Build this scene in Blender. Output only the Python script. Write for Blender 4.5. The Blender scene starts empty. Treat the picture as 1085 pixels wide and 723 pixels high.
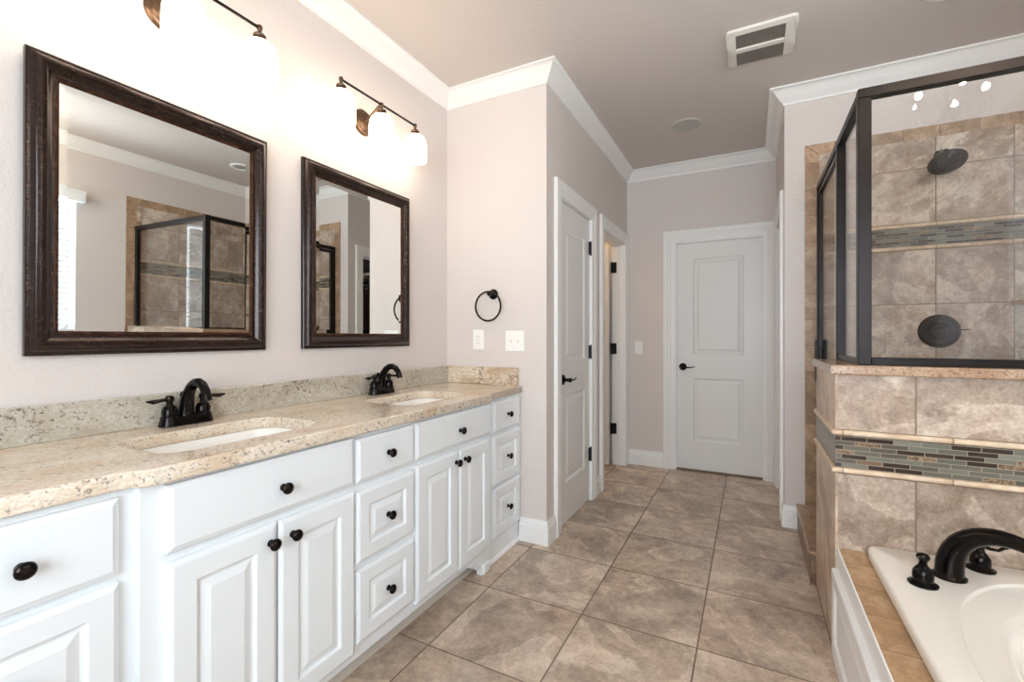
import bpy, bmesh, math, random
from mathutils import Vector, Matrix
random.seed(7)
C = bpy.context.scene.collection
SC = bpy.context.scene

# ------------------------------------------------------------------ camera, sky, exposure
CAM_YAW = 0.4811
cd = bpy.data.cameras.new('camera')
cam = bpy.data.objects.new('camera', cd); C.objects.link(cam)
cam.location = (0, 0, 1.195)
cam.rotation_euler = (math.pi / 2, 0, CAM_YAW)
cd.sensor_width = 36.0
cd.lens = 36.0 * 484.3 / 1085
cd.shift_y = -4.5 / 1085
cd.clip_start = 0.02
SC.camera = cam
SC.view_settings.view_transform = 'Standard'
SC.view_settings.look = 'None'
SC.view_settings.exposure = 0.0
SC.view_settings.gamma = 1.0
SC.view_settings.use_curve_mapping = False

W = bpy.data.worlds.new('daylight'); SC.world = W
W.use_nodes = True
bg = W.node_tree.nodes['Background']
bg.inputs[0].default_value = (0.79, 0.895, 1.0, 1)
SKY = 14.0
SHADE = 12.0          # vanity lamp shades
BULB = 400.0          # chandelier bulbs
bg.inputs[1].default_value = SKY
SC.cycles.max_bounces = 12
SC.cycles.diffuse_bounces = 6
SC.cycles.glossy_bounces = 6
SC.cycles.transparent_max_bounces = 16
SC.cycles.sample_clamp_indirect = 6.0

# ------------------------------------------------------------------ room plan (metres, camera at the origin)
XV = -1.732      # vanity wall
YE = 2.414       # wall at the end of the vanity
XH = -1.037      # hall, door side
YF = 4.34        # far wall
XR = 0.189       # hall, closet side
YB = 3.346       # shower back wall
XW = 1.42        # window wall
YN = -1.15       # wall behind the camera
H = 2.74
TH = 0.115

def area_light(name, loc, rot, sx, sy, power, col, portal=False):
    l = bpy.data.lights.new(name, 'AREA'); l.shape = 'RECTANGLE'; l.size = sx; l.size_y = sy
    l.energy = power; l.color = col
    o = bpy.data.objects.new(name, l); C.objects.link(o); o.location = loc; o.rotation_euler = rot
    if portal: l.cycles.is_portal = True
    return o
WIN = (0.30, 1.712, 0.98, 2.26)    # window opening on the window wall: y0, y1, z0, z1
area_light('window_portal', (XW + 0.16, (WIN[0] + WIN[1]) / 2, (WIN[2] + WIN[3]) / 2), (0, math.pi / 2, 0), WIN[3] - WIN[2], WIN[1] - WIN[0], 1, (1, 1, 1), True)

WIN_ADDED = (-0.80, 0.95, 0.80, 2.25)   # added daylight opening in the unseen wall behind the camera: x0, x1, z0, z1
area_light('window_portal', ((WIN_ADDED[0] + WIN_ADDED[1]) / 2, YN - 0.16, (WIN_ADDED[2] + WIN_ADDED[3]) / 2), (-math.pi / 2, 0, math.pi), WIN_ADDED[1] - WIN_ADDED[0], WIN_ADDED[3] - WIN_ADDED[2], 1, (1, 1, 1), True)  # guides sky light through the added opening

# ------------------------------------------------------------------ materials
def lin(r, g, b):
    f = lambda c: (c / 255 / 12.92) if c / 255 <= 0.04045 else ((c / 255 + 0.055) / 1.055) ** 2.4
    return (f(r), f(g), f(b), 1)

class NT:
    def __init__(s, name):
        s.m = bpy.data.materials.new(name); s.m.use_nodes = True
        s.t = s.m.node_tree; s.b = s.t.nodes['Principled BSDF']; s.out = s.t.nodes['Material Output']
    def n(s, kind, **kw):
        nd = s.t.nodes.new(kind)
        for k, v in kw.items():
            if k.startswith('_'): nd.inputs[int(k[1:])].default_value = v
            else: setattr(nd, k, v)
        return nd
    def l(s, a, b): s.t.links.new(a, b)
    def math(s, op, a, b=None, c=None):
        nd = s.n('ShaderNodeMath', operation=op)
        for i, v in enumerate((a, b, c)):
            if v is None: continue
            if isinstance(v, (int, float)): nd.inputs[i].default_value = v
            else: s.l(v, nd.inputs[i])
        return nd.outputs[0]
    def mix(s, f, a, b, kind='MIX'):
        nd = s.n('ShaderNodeMix', data_type='RGBA', blend_type=kind)
        for i, v in ((0, f), (6, a), (7, b)):
            if isinstance(v, (int, float)): nd.inputs[i].default_value = v
            elif isinstance(v, tuple): nd.inputs[i].default_value = v
            else: s.l(v, nd.inputs[i])
        return nd.outputs[2]
    def ramp(s, f, stops, interp='LINEAR'):
        nd = s.n('ShaderNodeValToRGB'); nd.color_ramp.interpolation = interp
        e = nd.color_ramp.elements
        while len(e) < len(stops): e.new(0.5)
        for i, (p, c) in enumerate(stops): e[i].position = p; e[i].color = c
        s.l(f, nd.inputs[0]); return nd.outputs[0]
    def coords(s): return s.n('ShaderNodeTexCoord').outputs['Object']
    def noise(s, vec, scale, detail=4, rough=0.55, dist=0.0, dims='3D', w=None):
        nd = s.n('ShaderNodeTexNoise', noise_dimensions=dims)
        nd.inputs['Scale'].default_value = scale; nd.inputs['Detail'].default_value = detail
        nd.inputs['Roughness'].default_value = rough; nd.inputs['Distortion'].default_value = dist
        if vec is not None: s.l(vec, nd.inputs['Vector'])
        if w is not None: s.l(w, nd.inputs['W'])
        return nd.outputs['Fac']
    def bump(s, h, dist=0.002, strength=0.5):
        nd = s.n('ShaderNodeBump'); nd.inputs['Strength'].default_value = strength; nd.inputs['Distance'].default_value = dist
        s.l(h, nd.inputs['Height']); s.l(nd.outputs[0], s.b.inputs['Normal'])
    def set(s, **kw):
        for k, v in kw.items():
            k = k.replace('_', ' ')
            for i in s.b.inputs:
                if i.name.lower() == k:
                    if isinstance(v, (int, float, tuple)): i.default_value = v
                    else: s.l(v, i)
                    break
        return s

def plain(name, col, rough=0.5, metal=0.0, **kw):
    t = NT(name); t.set(base_color=col, roughness=rough, metallic=metal, **kw); return t.m

def paint(name, col, rough=0.6, tex=0.004, scale=75):
    t = NT(name); t.set(base_color=col, roughness=rough)
    c = t.coords()
    h = t.noise(c, scale, 3, 0.6)
    t.bump(t.math('SMOOTH_MIN', h, 0.62, 0.1), tex, 0.6)
    return t.m

WALL = paint('greige_wall_paint', lin(214, 206, 201), 0.65)
CEIL = paint('ceiling_paint', lin(206, 198, 192), 0.7, 0.002, 60)
WHITE = plain('white_trim_paint', lin(236, 235, 233), 0.35)
CABINET = plain('white_cabinet_paint', lin(231, 235, 237), 0.32)
DOORW = plain('white_door_paint', lin(228, 227, 224), 0.4)
PLASTIC = plain('white_plastic', lin(240, 239, 236), 0.3)
IVORY = plain('ivory_plastic', lin(226, 223, 214), 0.4)
GREYP = plain('smoky_lens_plastic', lin(112, 104, 97), 0.3)
PORC = plain('white_porcelain', lin(240, 238, 232), 0.08)
TUBM = plain('tub_acrylic', lin(237, 231, 219), 0.12)
DARK = plain('dark_void', lin(30, 30, 30), 0.8)
BLACKM = plain('black_hinge_metal', lin(22, 22, 23), 0.4, 0.4)
MIRROR = plain('mirror_silver', (0.86, 0.89, 0.875, 1), 0.0, 1.0)
SLAT = plain('white_blind_slat', lin(232, 234, 235), 0.4)

def bronze(name, c1, c2, rough=0.32):
    t = NT(name); c = t.coords()
    f = t.noise(c, 45, 5, 0.7)
    t.set(base_color=t.mix(t.ramp(f, [(0.5, (0, 0, 0, 1)), (0.75, (1, 1, 1, 1))]), c1, c2), metallic=0.75, roughness=rough)
    return t.m
VALVEM = bronze('matt_bronze_valve', lin(24, 21, 20), lin(46, 36, 30), 0.42)
ORB = bronze('oil_rubbed_bronze', lin(20, 18, 18), lin(44, 32, 26), 0.17)
ORBF = bronze('bronze_shower_frame', lin(36, 32, 31), lin(46, 39, 35), 0.33)
FIXM = bronze('vanity_light_bronze', lin(88, 70, 56), lin(120, 92, 68), 0.35)

def frame_mat():
    t = NT('antique_bronze_frame'); c = t.coords()
    mp = t.n('ShaderNodeMapping'); mp.inputs['Scale'].default_value = (30, 30, 30); t.l(c, mp.inputs[0])
    f = t.noise(mp.outputs[0], 3.0, 8, 0.75, 1.0)
    col = t.ramp(f, [(0.3, lin(26, 18, 16)), (0.55, lin(44, 31, 26)), (0.70, lin(84, 60, 46)), (0.85, lin(140, 106, 80))])
    t.set(base_color=col, metallic=0.4, roughness=0.2)
    t.bump(f, 0.0008, 0.4)
    return t.m
FRAME = frame_mat()
COPPER = bronze('worn_copper_lip', lin(64, 40, 28), lin(112, 76, 54), 0.35)

def glass_mat(name, tint, refl=1.5):
    t = NT(name); t.t.nodes.remove(t.b)
    tr = t.n('ShaderNodeBsdfTransparent'); tr.inputs[0].default_value = tint
    gl = t.n('ShaderNodeBsdfGlossy'); gl.inputs['Roughness'].default_value = 0.0
    fr = t.n('ShaderNodeFresnel'); gm = t.n('ShaderNodeNewGeometry')
    t.l(t.math('ADD', refl, t.math('MULTIPLY', gm.outputs['Backfacing'], 1.0 / refl - refl)), fr.inputs[0])
    mx = t.n('ShaderNodeMixShader'); t.l(fr.outputs[0], mx.inputs[0]); t.l(tr.outputs[0], mx.inputs[1]); t.l(gl.outputs[0], mx.inputs[2])
    t.l(mx.outputs[0], t.out.inputs[0]); return t.m
GLASS = glass_mat('clear_glass', (0.985, 0.987, 0.982, 1), 1.5)
t_ = NT('crystal'); t_.set(base_color=(1, 1, 1, 1), roughness=0.15, metallic=0.9); CRYSTAL = t_.m

def emit(name, col, s):
    t = NT(name); t.t.nodes.remove(t.b)
    e = t.n('ShaderNodeEmission'); e.inputs[0].default_value = col; e.inputs[1].default_value = s
    t.l(e.outputs[0], t.out.inputs[0]); return t.m
SHADEM = emit('lit_frosted_shade', (1.0, 0.81, 0.63, 1), SHADE)
BULBM = emit('lit_candle_bulb', (1.0, 0.84, 0.66, 1), BULB)
WARML = emit('lit_ceiling_globe', (1.0, 0.74, 0.44, 1), 30.0)
CLOSET_FILL = emit('added_closet_fill', (1.0, 0.9, 0.78, 1), 9.0)  # glow of the globe added to brighten the closet

def slate(t, vec, w, dark, mid, light, s1=2.6):
    n1 = t.noise(vec, s1, 10, 0.66, 0.9, '4D', w)
    n2 = t.noise(vec, s1 * 7, 8, 0.75, 0.4, '4D', w)
    n3 = t.noise(vec, s1 * 0.8, 5, 0.55, 1.6, '4D', t.math('ADD', w, 7.3))
    n4 = t.noise(vec, s1 * 30, 4, 0.8, 0.0, '4D', w)
    f = t.math('ADD', t.math('MULTIPLY', n1, 0.48), t.math('MULTIPLY', n2, 0.30))
    f = t.math('ADD', f, t.math('MULTIPLY', n4, 0.22))
    edge = t.ramp(n3, [(0.50, (0, 0, 0, 1)), (0.52, (1, 1, 1, 1)), (0.62, (0.4, 0.4, 0.4, 1))])
    f = t.math('ADD', f, t.math('MULTIPLY', edge, 0.06))
    f = t.math('SUBTRACT', f, 0.018)
    col = t.ramp(f, [(0.40, dark), (0.50, mid), (0.59, light)])
    hue = t.ramp(t.noise(vec, s1 * 0.9, 5, 0.6, 1.0, '4D', t.math('ADD', w, 3.1)), [(0.40, (0.965, 0.982, 0.992, 1)), (0.60, (1.02, 0.985, 0.955, 1))])
    return t.mix(1.0, col, hue, 'MULTIPLY'), f

def tile_mat(name, su, sv, ou, ov, cols, grout=lin(120, 102, 86), gw=0.004, floor=False, rough=0.3, s1=2.6, tint=0.10, stretch=None):
    """square tiles of su x sv with grout; on walls the run follows the wall, on the floor x and y"""
    t = NT(name); c = t.coords()
    sp = t.n('ShaderNodeSeparateXYZ'); t.l(c, sp.inputs[0])
    x, y, z = sp.outputs
    if floor: u, v = x, y
    else:
        g = t.n('ShaderNodeNewGeometry'); sn = t.n('ShaderNodeSeparateXYZ'); t.l(g.outputs['True Normal'], sn.inputs[0])
        isx = t.math('GREATER_THAN', t.math('ABSOLUTE', sn.outputs[0]), 0.6)
        u = t.math('ADD', t.math('MULTIPLY', isx, y), t.math('MULTIPLY', t.math('SUBTRACT', 1.0, isx), x)); v = z
    uu = t.math('DIVIDE', t.math('SUBTRACT', u, ou), su); vv = t.math('DIVIDE', t.math('SUBTRACT', v, ov), sv)
    iu, iv = t.math('FLOOR', uu), t.math('FLOOR', vv)
    fu, fv = t.math('SUBTRACT', uu, iu), t.math('SUBTRACT', vv, iv)
    du = t.math('MULTIPLY', t.math('MINIMUM', fu, t.math('SUBTRACT', 1.0, fu)), su)
    dv = t.math('MULTIPLY', t.math('MINIMUM', fv, t.math('SUBTRACT', 1.0, fv)), sv)
    d = t.math('MINIMUM', du, dv)
    mask = t.ramp(t.math('DIVIDE', d, gw), [(0.42, (1, 1, 1, 1)), (0.6, (0, 0, 0, 1))])
    cb = t.n('ShaderNodeCombineXYZ'); t.l(iu, cb.inputs[0]); t.l(iv, cb.inputs[1])
    wn = t.n('ShaderNodeTexWhiteNoise', noise_dimensions='3D'); t.l(cb.outputs[0], wn.inputs[0])
    rnd = wn.outputs['Value']
    vec = c
    if stretch:
        mp = t.n('ShaderNodeMapping'); mp.inputs['Scale'].default_value = stretch; t.l(c, mp.inputs[0]); vec = mp.outputs[0]
    col, f = slate(t, vec, t.math('MULTIPLY', rnd, 40.0), *cols, s1=s1)
    k = t.math('ADD', 1.0 - tint / 2, t.math('MULTIPLY', rnd, tint))
    hs = t.n('ShaderNodeHueSaturation'); t.l(k, hs.inputs['Value']); t.l(col, hs.inputs['Color'])
    t.set(base_color=t.mix(mask, hs.outputs[0], grout), roughness=t.math('ADD', rough, t.math('MULTIPLY', mask, 0.4)))
    t.bump(t.math('SUBTRACT', t.math('MULTIPLY', f, 0.35), mask), 0.0015, 0.5)
    return t.m

FT = (lin(138, 120, 105), lin(181, 161, 142), lin(214, 197, 178))
STC = (lin(132, 112, 97), lin(174, 154, 137), lin(212, 198, 182))
FLOORM = tile_mat('slate_look_floor_tile', 0.4622, 0.4622, -1.1065, 1.4197, FT, lin(112, 93, 78), 0.0055, True, 0.3, 2.4)
def shower_tile(name, ou, ov, su=0.312): return tile_mat(name, su, 0.305, ou, ov, STC, lin(128, 108, 92), 0.005, False, 0.3, 3.0)
T_UP = shower_tile('shower_tile_above_band', 0.288, 1.836)
T_LO = shower_tile('shower_tile_below_band', 0.288, 1.684)
P_UP = shower_tile('half_wall_tile_above_band', 0.200, 0.850)
P_LO = shower_tile('half_wall_tile_below_band', 0.200, 0.690)
P_SIDE = tile_mat('half_wall_side_tile', 0.9, 2.0, 1.80, -0.5, (lin(150, 126, 106), lin(192, 168, 146), lin(220, 202, 182)), lin(128, 108, 92), 0.004, False, 0.35, 3.2, 0.05)
BORDER = tile_mat('warm_border_tile', 0.160, 0.160, 0.770, 2.260, (lin(128, 102, 80), lin(160, 131, 104), lin(188, 160, 131)), lin(132, 106, 84), 0.004, False, 0.4, 5.0, 0.14)
DECKT = tile_mat('tub_deck_tile', 0.40, 0.165, 0.20, 1.775, (lin(142, 110, 76), lin(166, 132, 95), lin(190, 158, 122)), lin(138, 112, 84), 0.004, True, 0.35, 5.0, 0.12)
BULLN = tile_mat('tan_bullnose_trim', 0.305, 9.0, 0.302, -3, (lin(186, 158, 130), lin(212, 186, 158), lin(226, 204, 178)), lin(150, 124, 102), 0.004, False, 0.4, 7.0, 0.06)
PAN = tile_mat('shower_pan_tile', 0.05, 0.05, 0, 0, STC, lin(128, 108, 92), 0.004, True, 0.4, 4.0)
CURBT = tile_mat('shower_curb_tile', 0.312, 0.305, 0.20, 0.155, (lin(96, 74, 58), lin(124, 98, 78), lin(152, 124, 100)), lin(108, 90, 74), 0.004, False, 0.35, 4.0)  # browns darkened so the tile colour holds the shadow on the curb

def mosaic_mat():
    t = NT('glass_and_stone_mosaic'); c = t.coords()
    sp = t.n('ShaderNodeSeparateXYZ'); t.l(c, sp.inputs[0]); x, y, z = sp.outputs
    g = t.n('ShaderNodeNewGeometry'); sn = t.n('ShaderNodeSeparateXYZ'); t.l(g.outputs['True Normal'], sn.inputs[0])
    isx = t.math('GREATER_THAN', t.math('ABSOLUTE', sn.outputs[0]), 0.6)
    u = t.math('ADD', t.math('MULTIPLY', isx, y), t.math('MULTIPLY', t.math('SUBTRACT', 1.0, isx), x))
    PW, PH = 0.0765, 0.0163
    vv = t.math('DIVIDE', t.math('SUBTRACT', z, 0.712), PH); iv = t.math('FLOOR', vv); fv = t.math('SUBTRACT', vv, iv)
    wr = t.n('ShaderNodeTexWhiteNoise', noise_dimensions='1D'); t.l(iv, wr.inputs['W'])
    off = t.math('ADD', t.math('MULTIPLY', t.math('MODULO', iv, 2.0), 0.5), t.math('MULTIPLY', wr.outputs['Value'], 0.12))
    uu = t.math('ADD', t.math('DIVIDE', u, PW), off); iu = t.math('FLOOR', uu); fu = t.math('SUBTRACT', uu, iu)
    du = t.math('MULTIPLY', t.math('MINIMUM', fu, t.math('SUBTRACT', 1.0, fu)), PW)
    dv = t.math('MULTIPLY', t.math('MINIMUM', fv, t.math('SUBTRACT', 1.0, fv)), PH)
    mask = t.ramp(t.math('DIVIDE', t.math('MINIMUM', du, dv), 0.003), [(0.35, (1, 1, 1, 1)), (0.5, (0, 0, 0, 1))])
    cb = t.n('ShaderNodeCombineXYZ'); t.l(iu, cb.inputs[0]); t.l(iv, cb.inputs[1]); t.l(isx, cb.inputs[2])
    wn = t.n('ShaderNodeTexWhiteNoise', noise_dimensions='3D'); t.l(cb.outputs[0], wn.inputs[0])
    r = wn.outputs['Value']
    col = t.ramp(r, [(0.0, lin(112, 112, 99)), (0.20, lin(86, 81, 72)), (0.34, lin(46, 34, 28)), (0.60, lin(98, 96, 84)), (0.74, lin(116, 94, 74)), (0.86, lin(126, 125, 112)), (0.91, lin(56, 43, 36))], 'CONSTANT')
    stone = t.ramp(t.noise(c, 90, 6, 0.8, 1.5), [(0.4, lin(52, 38, 28)), (0.5, lin(128, 104, 80)), (0.62, lin(176, 150, 122))])
    isst = t.math('MULTIPLY', t.math('GREATER_THAN', r, 0.76), t.math('LESS_THAN', r, 0.86))
    col = t.mix(isst, col, stone)
    t.set(base_color=t.mix(mask, col, lin(146, 133, 116)), roughness=t.math('ADD', 0.18, t.math('MULTIPLY', mask, 0.5)))
    t.bump(t.math('SUBTRACT', 1.0, mask), 0.001, 0.5)
    return t.m
MOSAIC = mosaic_mat()

def granite(name, base, tan, dark, spk=0.62, stretch=(1, 1, 1), rough=0.12, veins=0.5, hi=lin(230, 225, 213), clump=0.15):
    t = NT(name); c = t.coords()
    mp = t.n('ShaderNodeMapping'); mp.inputs['Scale'].default_value = stretch; t.l(c, mp.inputs[0]); v = mp.outputs[0]
    a = t.noise(v, 5, 8, 0.65, 1.0)
    col = t.ramp(a, [(0.32, tan), (0.5, base), (0.7, hi)])
    b = t.noise(v, 130, 4, 0.7)
    col = t.mix(t.ramp(b, [(0.42, (0.55, 0.55, 0.55, 1)), (0.56, (0, 0, 0, 1))]), col, tan)
    s = t.noise(v, 105, 5, 0.75, 0.5)
    pm = t.noise(v, 9, 4, 0.6)
    sm = t.ramp(t.math('ADD', t.math('MULTIPLY', s, 1.0 - clump), t.math('MULTIPLY', pm, clump)), [(spk - 0.035, (0, 0, 0, 1)), (spk, (1, 1, 1, 1))])
    col = t.mix(t.math('MULTIPLY', sm, 0.8), col, dark)
    vn = t.noise(v, 4, 7, 0.7, 2.5)
    vm = t.ramp(t.math('ABSOLUTE', t.math('SUBTRACT', vn, 0.5)), [(0.0, (1, 1, 1, 1)), (0.035, (0, 0, 0, 1))])
    col = t.mix(t.math('MULTIPLY', vm, veins), col, tan)
    t.set(base_color=col, roughness=rough)
    return t.m
GRAN = granite('speckled_tan_granite', lin(222, 210, 192), lin(204, 179, 151), lin(60, 56, 58), 0.585, (1.6, 0.7, 1))
GRAN_B = granite('grey_green_granite_backsplash', lin(190, 185, 171), lin(168, 156, 136), lin(72, 60, 54), 0.588, (1, 0.8, 1), 0.12, 0.4, lin(204, 202, 190), 0.18)
GRAN_S = granite('veined_granite_side_splash', lin(220, 206, 184), lin(176, 148, 120), lin(92, 68, 54), 0.575, (0.5, 0.5, 1.0), 0.15, 0.75, lin(232, 222, 204), 0.3)
GRAN_C = granite('brown_granite_cap', lin(176, 146, 120), lin(146, 114, 90), lin(84, 60, 46), 0.585, (1, 1, 1), 0.18, 0.4, lin(200, 174, 148), 0.1)

# ------------------------------------------------------------------ mesh helpers
class MB:
    def __init__(s): s.bm = bmesh.new()
    def face(s, pts):
        try: return s.bm.faces.new([s.bm.verts.new(p) for p in pts])
        except ValueError: return None
    def box(s, x0, y0, z0, x1, y1, z1, bev=0.0, seg=2):
        vs = [s.bm.verts.new((x, y, z)) for x in (x0, x1) for y in (y0, y1) for z in (z0, z1)]
        fs = [s.bm.faces.new([vs[i] for i in q]) for q in ((0, 1, 3, 2), (4, 6, 7, 5), (0, 4, 5, 1), (2, 3, 7, 6), (0, 2, 6, 4), (1, 5, 7, 3))]
        if bev > 0:
            es = list({e for f in fs for e in f.edges})
            bmesh.ops.bevel(s.bm, geom=es, offset=bev, segments=seg, profile=0.5, affect='EDGES')
        return s
    def grid(s, rows, close_u=False, close_v=False, cap0=False, cap1=False):
        V = [[s.bm.verts.new(p) for p in r] for r in rows]
        nr, nc = len(V), len(V[0])
        for i in range(nr if close_v else nr - 1):
            for j in range(nc if close_u else nc - 1):
                q = [V[i][j], V[i][(j + 1) % nc], V[(i + 1) % nr][(j + 1) % nc], V[(i + 1) % nr][j]]
                try: s.bm.faces.new(q)
                except ValueError: pass
        if cap0: s.bm.faces.new(list(reversed(V[0])))
        if cap1: s.bm.faces.new(V[-1])
        return s
    def lathe(s, prof, M=None, seg=28, sy=1.0):
        M = M or Matrix.Identity(4)
        rows = []
        for r, z in prof:
            r = max(r, 1e-5)
            rows.append([M @ Vector((r * math.cos(2 * math.pi * k / seg), sy * r * math.sin(2 * math.pi * k / seg), z)) for k in range(seg)])
        return s.grid(rows, close_u=True, cap0=True, cap1=True)
    def tube(s, pts, rad, seg=12, cap=True, flat=None):
        P = [Vector(p) for p in pts]
        if isinstance(rad, (int, float)): rad = [rad] * len(P)
        rows = []; up = None
        for i, p in enumerate(P):
            d = (P[min(i + 1, len(P) - 1)] - P[max(i - 1, 0)]).normalized()
            if up is None:
                up = Vector((0, 0, 1)) if abs(d.z) < 0.9 else Vector((1, 0, 0))
            a = (up - d * up.dot(d)).normalized(); b = d.cross(a); up = a
            fl = 1.0 if flat is None else (flat[i] if isinstance(flat, (list, tuple)) else flat)
            rows.append([p + a * (rad[i] * fl * math.cos(2 * math.pi * k / seg)) + b * (rad[i] * math.sin(2 * math.pi * k / seg)) for k in range(seg)])
        return s.grid(rows, close_u=True, cap0=cap, cap1=cap)
    def ring(s, c, R, r, M=None, seg=48, sg=10):
        M = M or Matrix.Identity(4); rows = []
        for i in range(seg):
            a = 2 * math.pi * i / seg
            rows.append([Vector(c) + M @ Vector(((R + r * math.cos(b)) * math.cos(a), (R + r * math.cos(b)) * math.sin(a), r * math.sin(b))) for b in [2 * math.pi * k / sg for k in range(sg)]])
        return s.grid(rows, close_u=True, close_v=True)
    def prism(s, poly, d0, d1, mp):
        a = [s.bm.verts.new(mp(p[0], p[1], d0)) for p in poly]; b = [s.bm.verts.new(mp(p[0], p[1], d1)) for p in poly]
        s.bm.faces.new(list(reversed(a))); s.bm.faces.new(b)
        n = len(poly)
        for i in range(n): s.bm.faces.new([a[i], a[(i + 1) % n], b[(i + 1) % n], b[i]])
        return s
    def loops(s, y0, y1, z0, z1, prof, mp, cap=True):
        rows = []
        for ins, d in prof:
            rows.append([mp(y0 + ins, z0 + ins, d), mp(y1 - ins, z0 + ins, d), mp(y1 - ins, z1 - ins, d), mp(y0 + ins, z1 - ins, d)])
        return s.grid(rows, close_u=True, cap1=cap)
    def sweep(s, prof, path, mp, closed=False):
        """prof: (offset to the side of travel, height); path: 2D polyline; mitred corners"""
        n = len(path); offs = []
        P = [Vector(p) for p in path]
        def nrm(a, b):
            d = (b - a).normalized(); return Vector((-d.y, d.x))
        for i in range(n):
            if closed or 0 < i < n - 1:
                n1, n2 = nrm(P[i - 1], P[i]), nrm(P[i], P[(i + 1) % n]); offs.append((n1 + n2) / (1 + n1.dot(n2)))
            else: offs.append(nrm(P[0], P[1]) if i == 0 else nrm(P[-2], P[-1]))
        rows = [[mp(P[i].x + offs[i].x * a, P[i].y + offs[i].y * a, b) for a, b in prof] for i in range(n)]
        return s.grid(rows, close_u=True, close_v=closed, cap0=not closed, cap1=not closed)
    def build(s, name, mat, parent=None, smooth=False, ang=0.6, local=False):
        bmesh.ops.remove_doubles(s.bm, verts=s.bm.verts, dist=1e-6)
        bmesh.ops.recalc_face_normals(s.bm, faces=s.bm.faces)
        if smooth:
            for f in s.bm.faces: f.smooth = True
            for e in s.bm.edges:
                if len(e.link_faces) == 2 and e.calc_face_angle(0) > ang: e.smooth = False
        me = bpy.data.meshes.new(name); s.bm.to_mesh(me); s.bm.free()
        me.materials.append(mat)
        o = bpy.data.objects.new(name, me); C.objects.link(o)
        if parent is not None: adopt(o, parent, local)
        return o

def adopt(o, parent, local=False):
    o.parent = parent
    if not local and parent.type == 'EMPTY':
        o.matrix_parent_inverse = Matrix.Translation(-Vector(parent.location))

def thing(name, label, cat, loc=(0, 0, 0), group=None):
    o = bpy.data.objects.new(name, None); C.objects.link(o); o.location = loc; o.empty_display_size = 0.05
    return tag(o, label, cat, group)
def tag(o, label, cat, group=None):
    o['label'] = label; o['category'] = cat
    if group: o['group'] = group
    return o
def struct(o):
    o['kind'] = 'structure'; return o
def inst(o, parent, loc, rot=None):
    c = o.copy(); C.objects.link(c); adopt(c, parent); c.location = loc
    if rot is not None: c.rotation_euler = rot
    return c
XYZ = lambda x, y, z: (x, y, z)

# ================================================================== THE SETTING
b = MB(); b.box(-2.6, YN - 0.1, -0.08, XW + 0.1, 5.2, 0); struct(b.build('floor', FLOORM))
b = MB(); b.box(-2.6, YN - 0.1, H, XW + 0.1, 5.2, H + 0.08); struct(b.build('ceiling', CEIL))
b = MB(); b.box(XV - TH, YN, 0, XV, YE + TH, H); struct(b.build('wall_left', WALL))
b = MB(); b.box(XV, YE, 0, XH - TH, YE + TH, H); b.box(XH - TH, YE, 0, XH, YE + TH, H); struct(b.build('wall_vanity_end', WALL))
D1, D2, D3, DC = (2.633, 3.225), (3.555, 4.235), (-0.605, 0.102), (3.545, 4.16)
DH = 2.045
def wall_y(name, x0, x1, y0, y1, holes):
    """wall running along y with door-height openings (y0, y1, z0, z1)"""
    b = MB(); c = y0
    for h in sorted(holes):
        b.box(x0, c, 0, x1, h[0], H); b.box(x0, h[0], h[3], x1, h[1], H)
        if h[2] > 0: b.box(x0, h[0], 0, x1, h[1], h[2])
        c = h[1]
    b.box(x0, c, 0, x1, y1, H)
    return struct(b.build(name, WALL))
wall_y('wall_hall_left', XH - TH, XH, YE + TH, YF, [(D1[0] - 0.012, D1[1] + 0.012, 0, DH + 0.012), (D2[0] - 0.012, D2[1] + 0.012, 0, DH + 0.012)])
b = MB(); b.box(-2.5, YF, 0, D3[0] - 0.012, YF + TH, H); b.box(D3[0] - 0.012, YF, DH + 0.012, D3[1] + 0.012, YF + TH, H); b.box(D3[1] + 0.012, YF, 0, XR, YF + TH, H); b.box(XR, YF, 0, XR + TH, YF + 0.6, H)
struct(b.build('wall_far', WALL))
wall_y('wall_hall_right', XR, XR + TH, YB + TH, YF, [(DC[0] - 0.012, DC[1] + 0.012, 0, DH + 0.012)])
b = MB(); b.box(XR, YB, 0, XW, YB + TH, H); struct(b.build('wall_shower_back', WALL))
wall_y('wall_right', XW, XW + TH, YN, 5.05, [WIN])
b = MB(); b.box(XV - TH, YN - TH, 0, WIN_ADDED[0], YN, H); b.box(WIN_ADDED[1], YN - TH, 0, XW + TH, YN, H); b.box(WIN_ADDED[0], YN - TH, 0, WIN_ADDED[1], YN, WIN_ADDED[2]); b.box(WIN_ADDED[0], YN - TH, WIN_ADDED[3], WIN_ADDED[1], YN, H); struct(b.build('wall_behind', WALL))
# water closet beyond door 2 and the closet
WARMW = paint('warm_closet_paint', lin(226, 214, 196), 0.65)
b = MB(); b.box(-2.5, YE + TH, 0, -2.4, YF, H); b.box(-2.4, YE + TH + 0.9, 0, XH - TH, YE + TH + 0.95, H); struct(b.build('wall_water_closet', WARMW))
b = MB(); b.box(XR + TH, YF + 0.6, 0, XW, YF + 0.7, H); struct(b.build('wall_closet', WALL))

# crown moulding all round
cw, ch = 0.084, 0.092
prof = [(0, -ch), (0.008, -ch), (0.010, -ch + 0.012), (0.016, -ch + 0.018), (0.030, -ch + 0.030), (0.044, -ch + 0.046), (0.056, -ch + 0.066), (0.068, -0.016), (0.076, -0.012), (cw, -0.010), (cw, 0), (0, 0)]
path = [(XV, YN), (XW, YN), (XW, YB), (XR, YB), (XR, YF), (XH, YF), (XH, YE), (XV, YE)]
b = MB(); b.sweep(prof, path, lambda x, y, z: (x, y, H + z), True); struct(b.build('trim_1', WHITE, smooth=True, ang=0.5))
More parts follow.
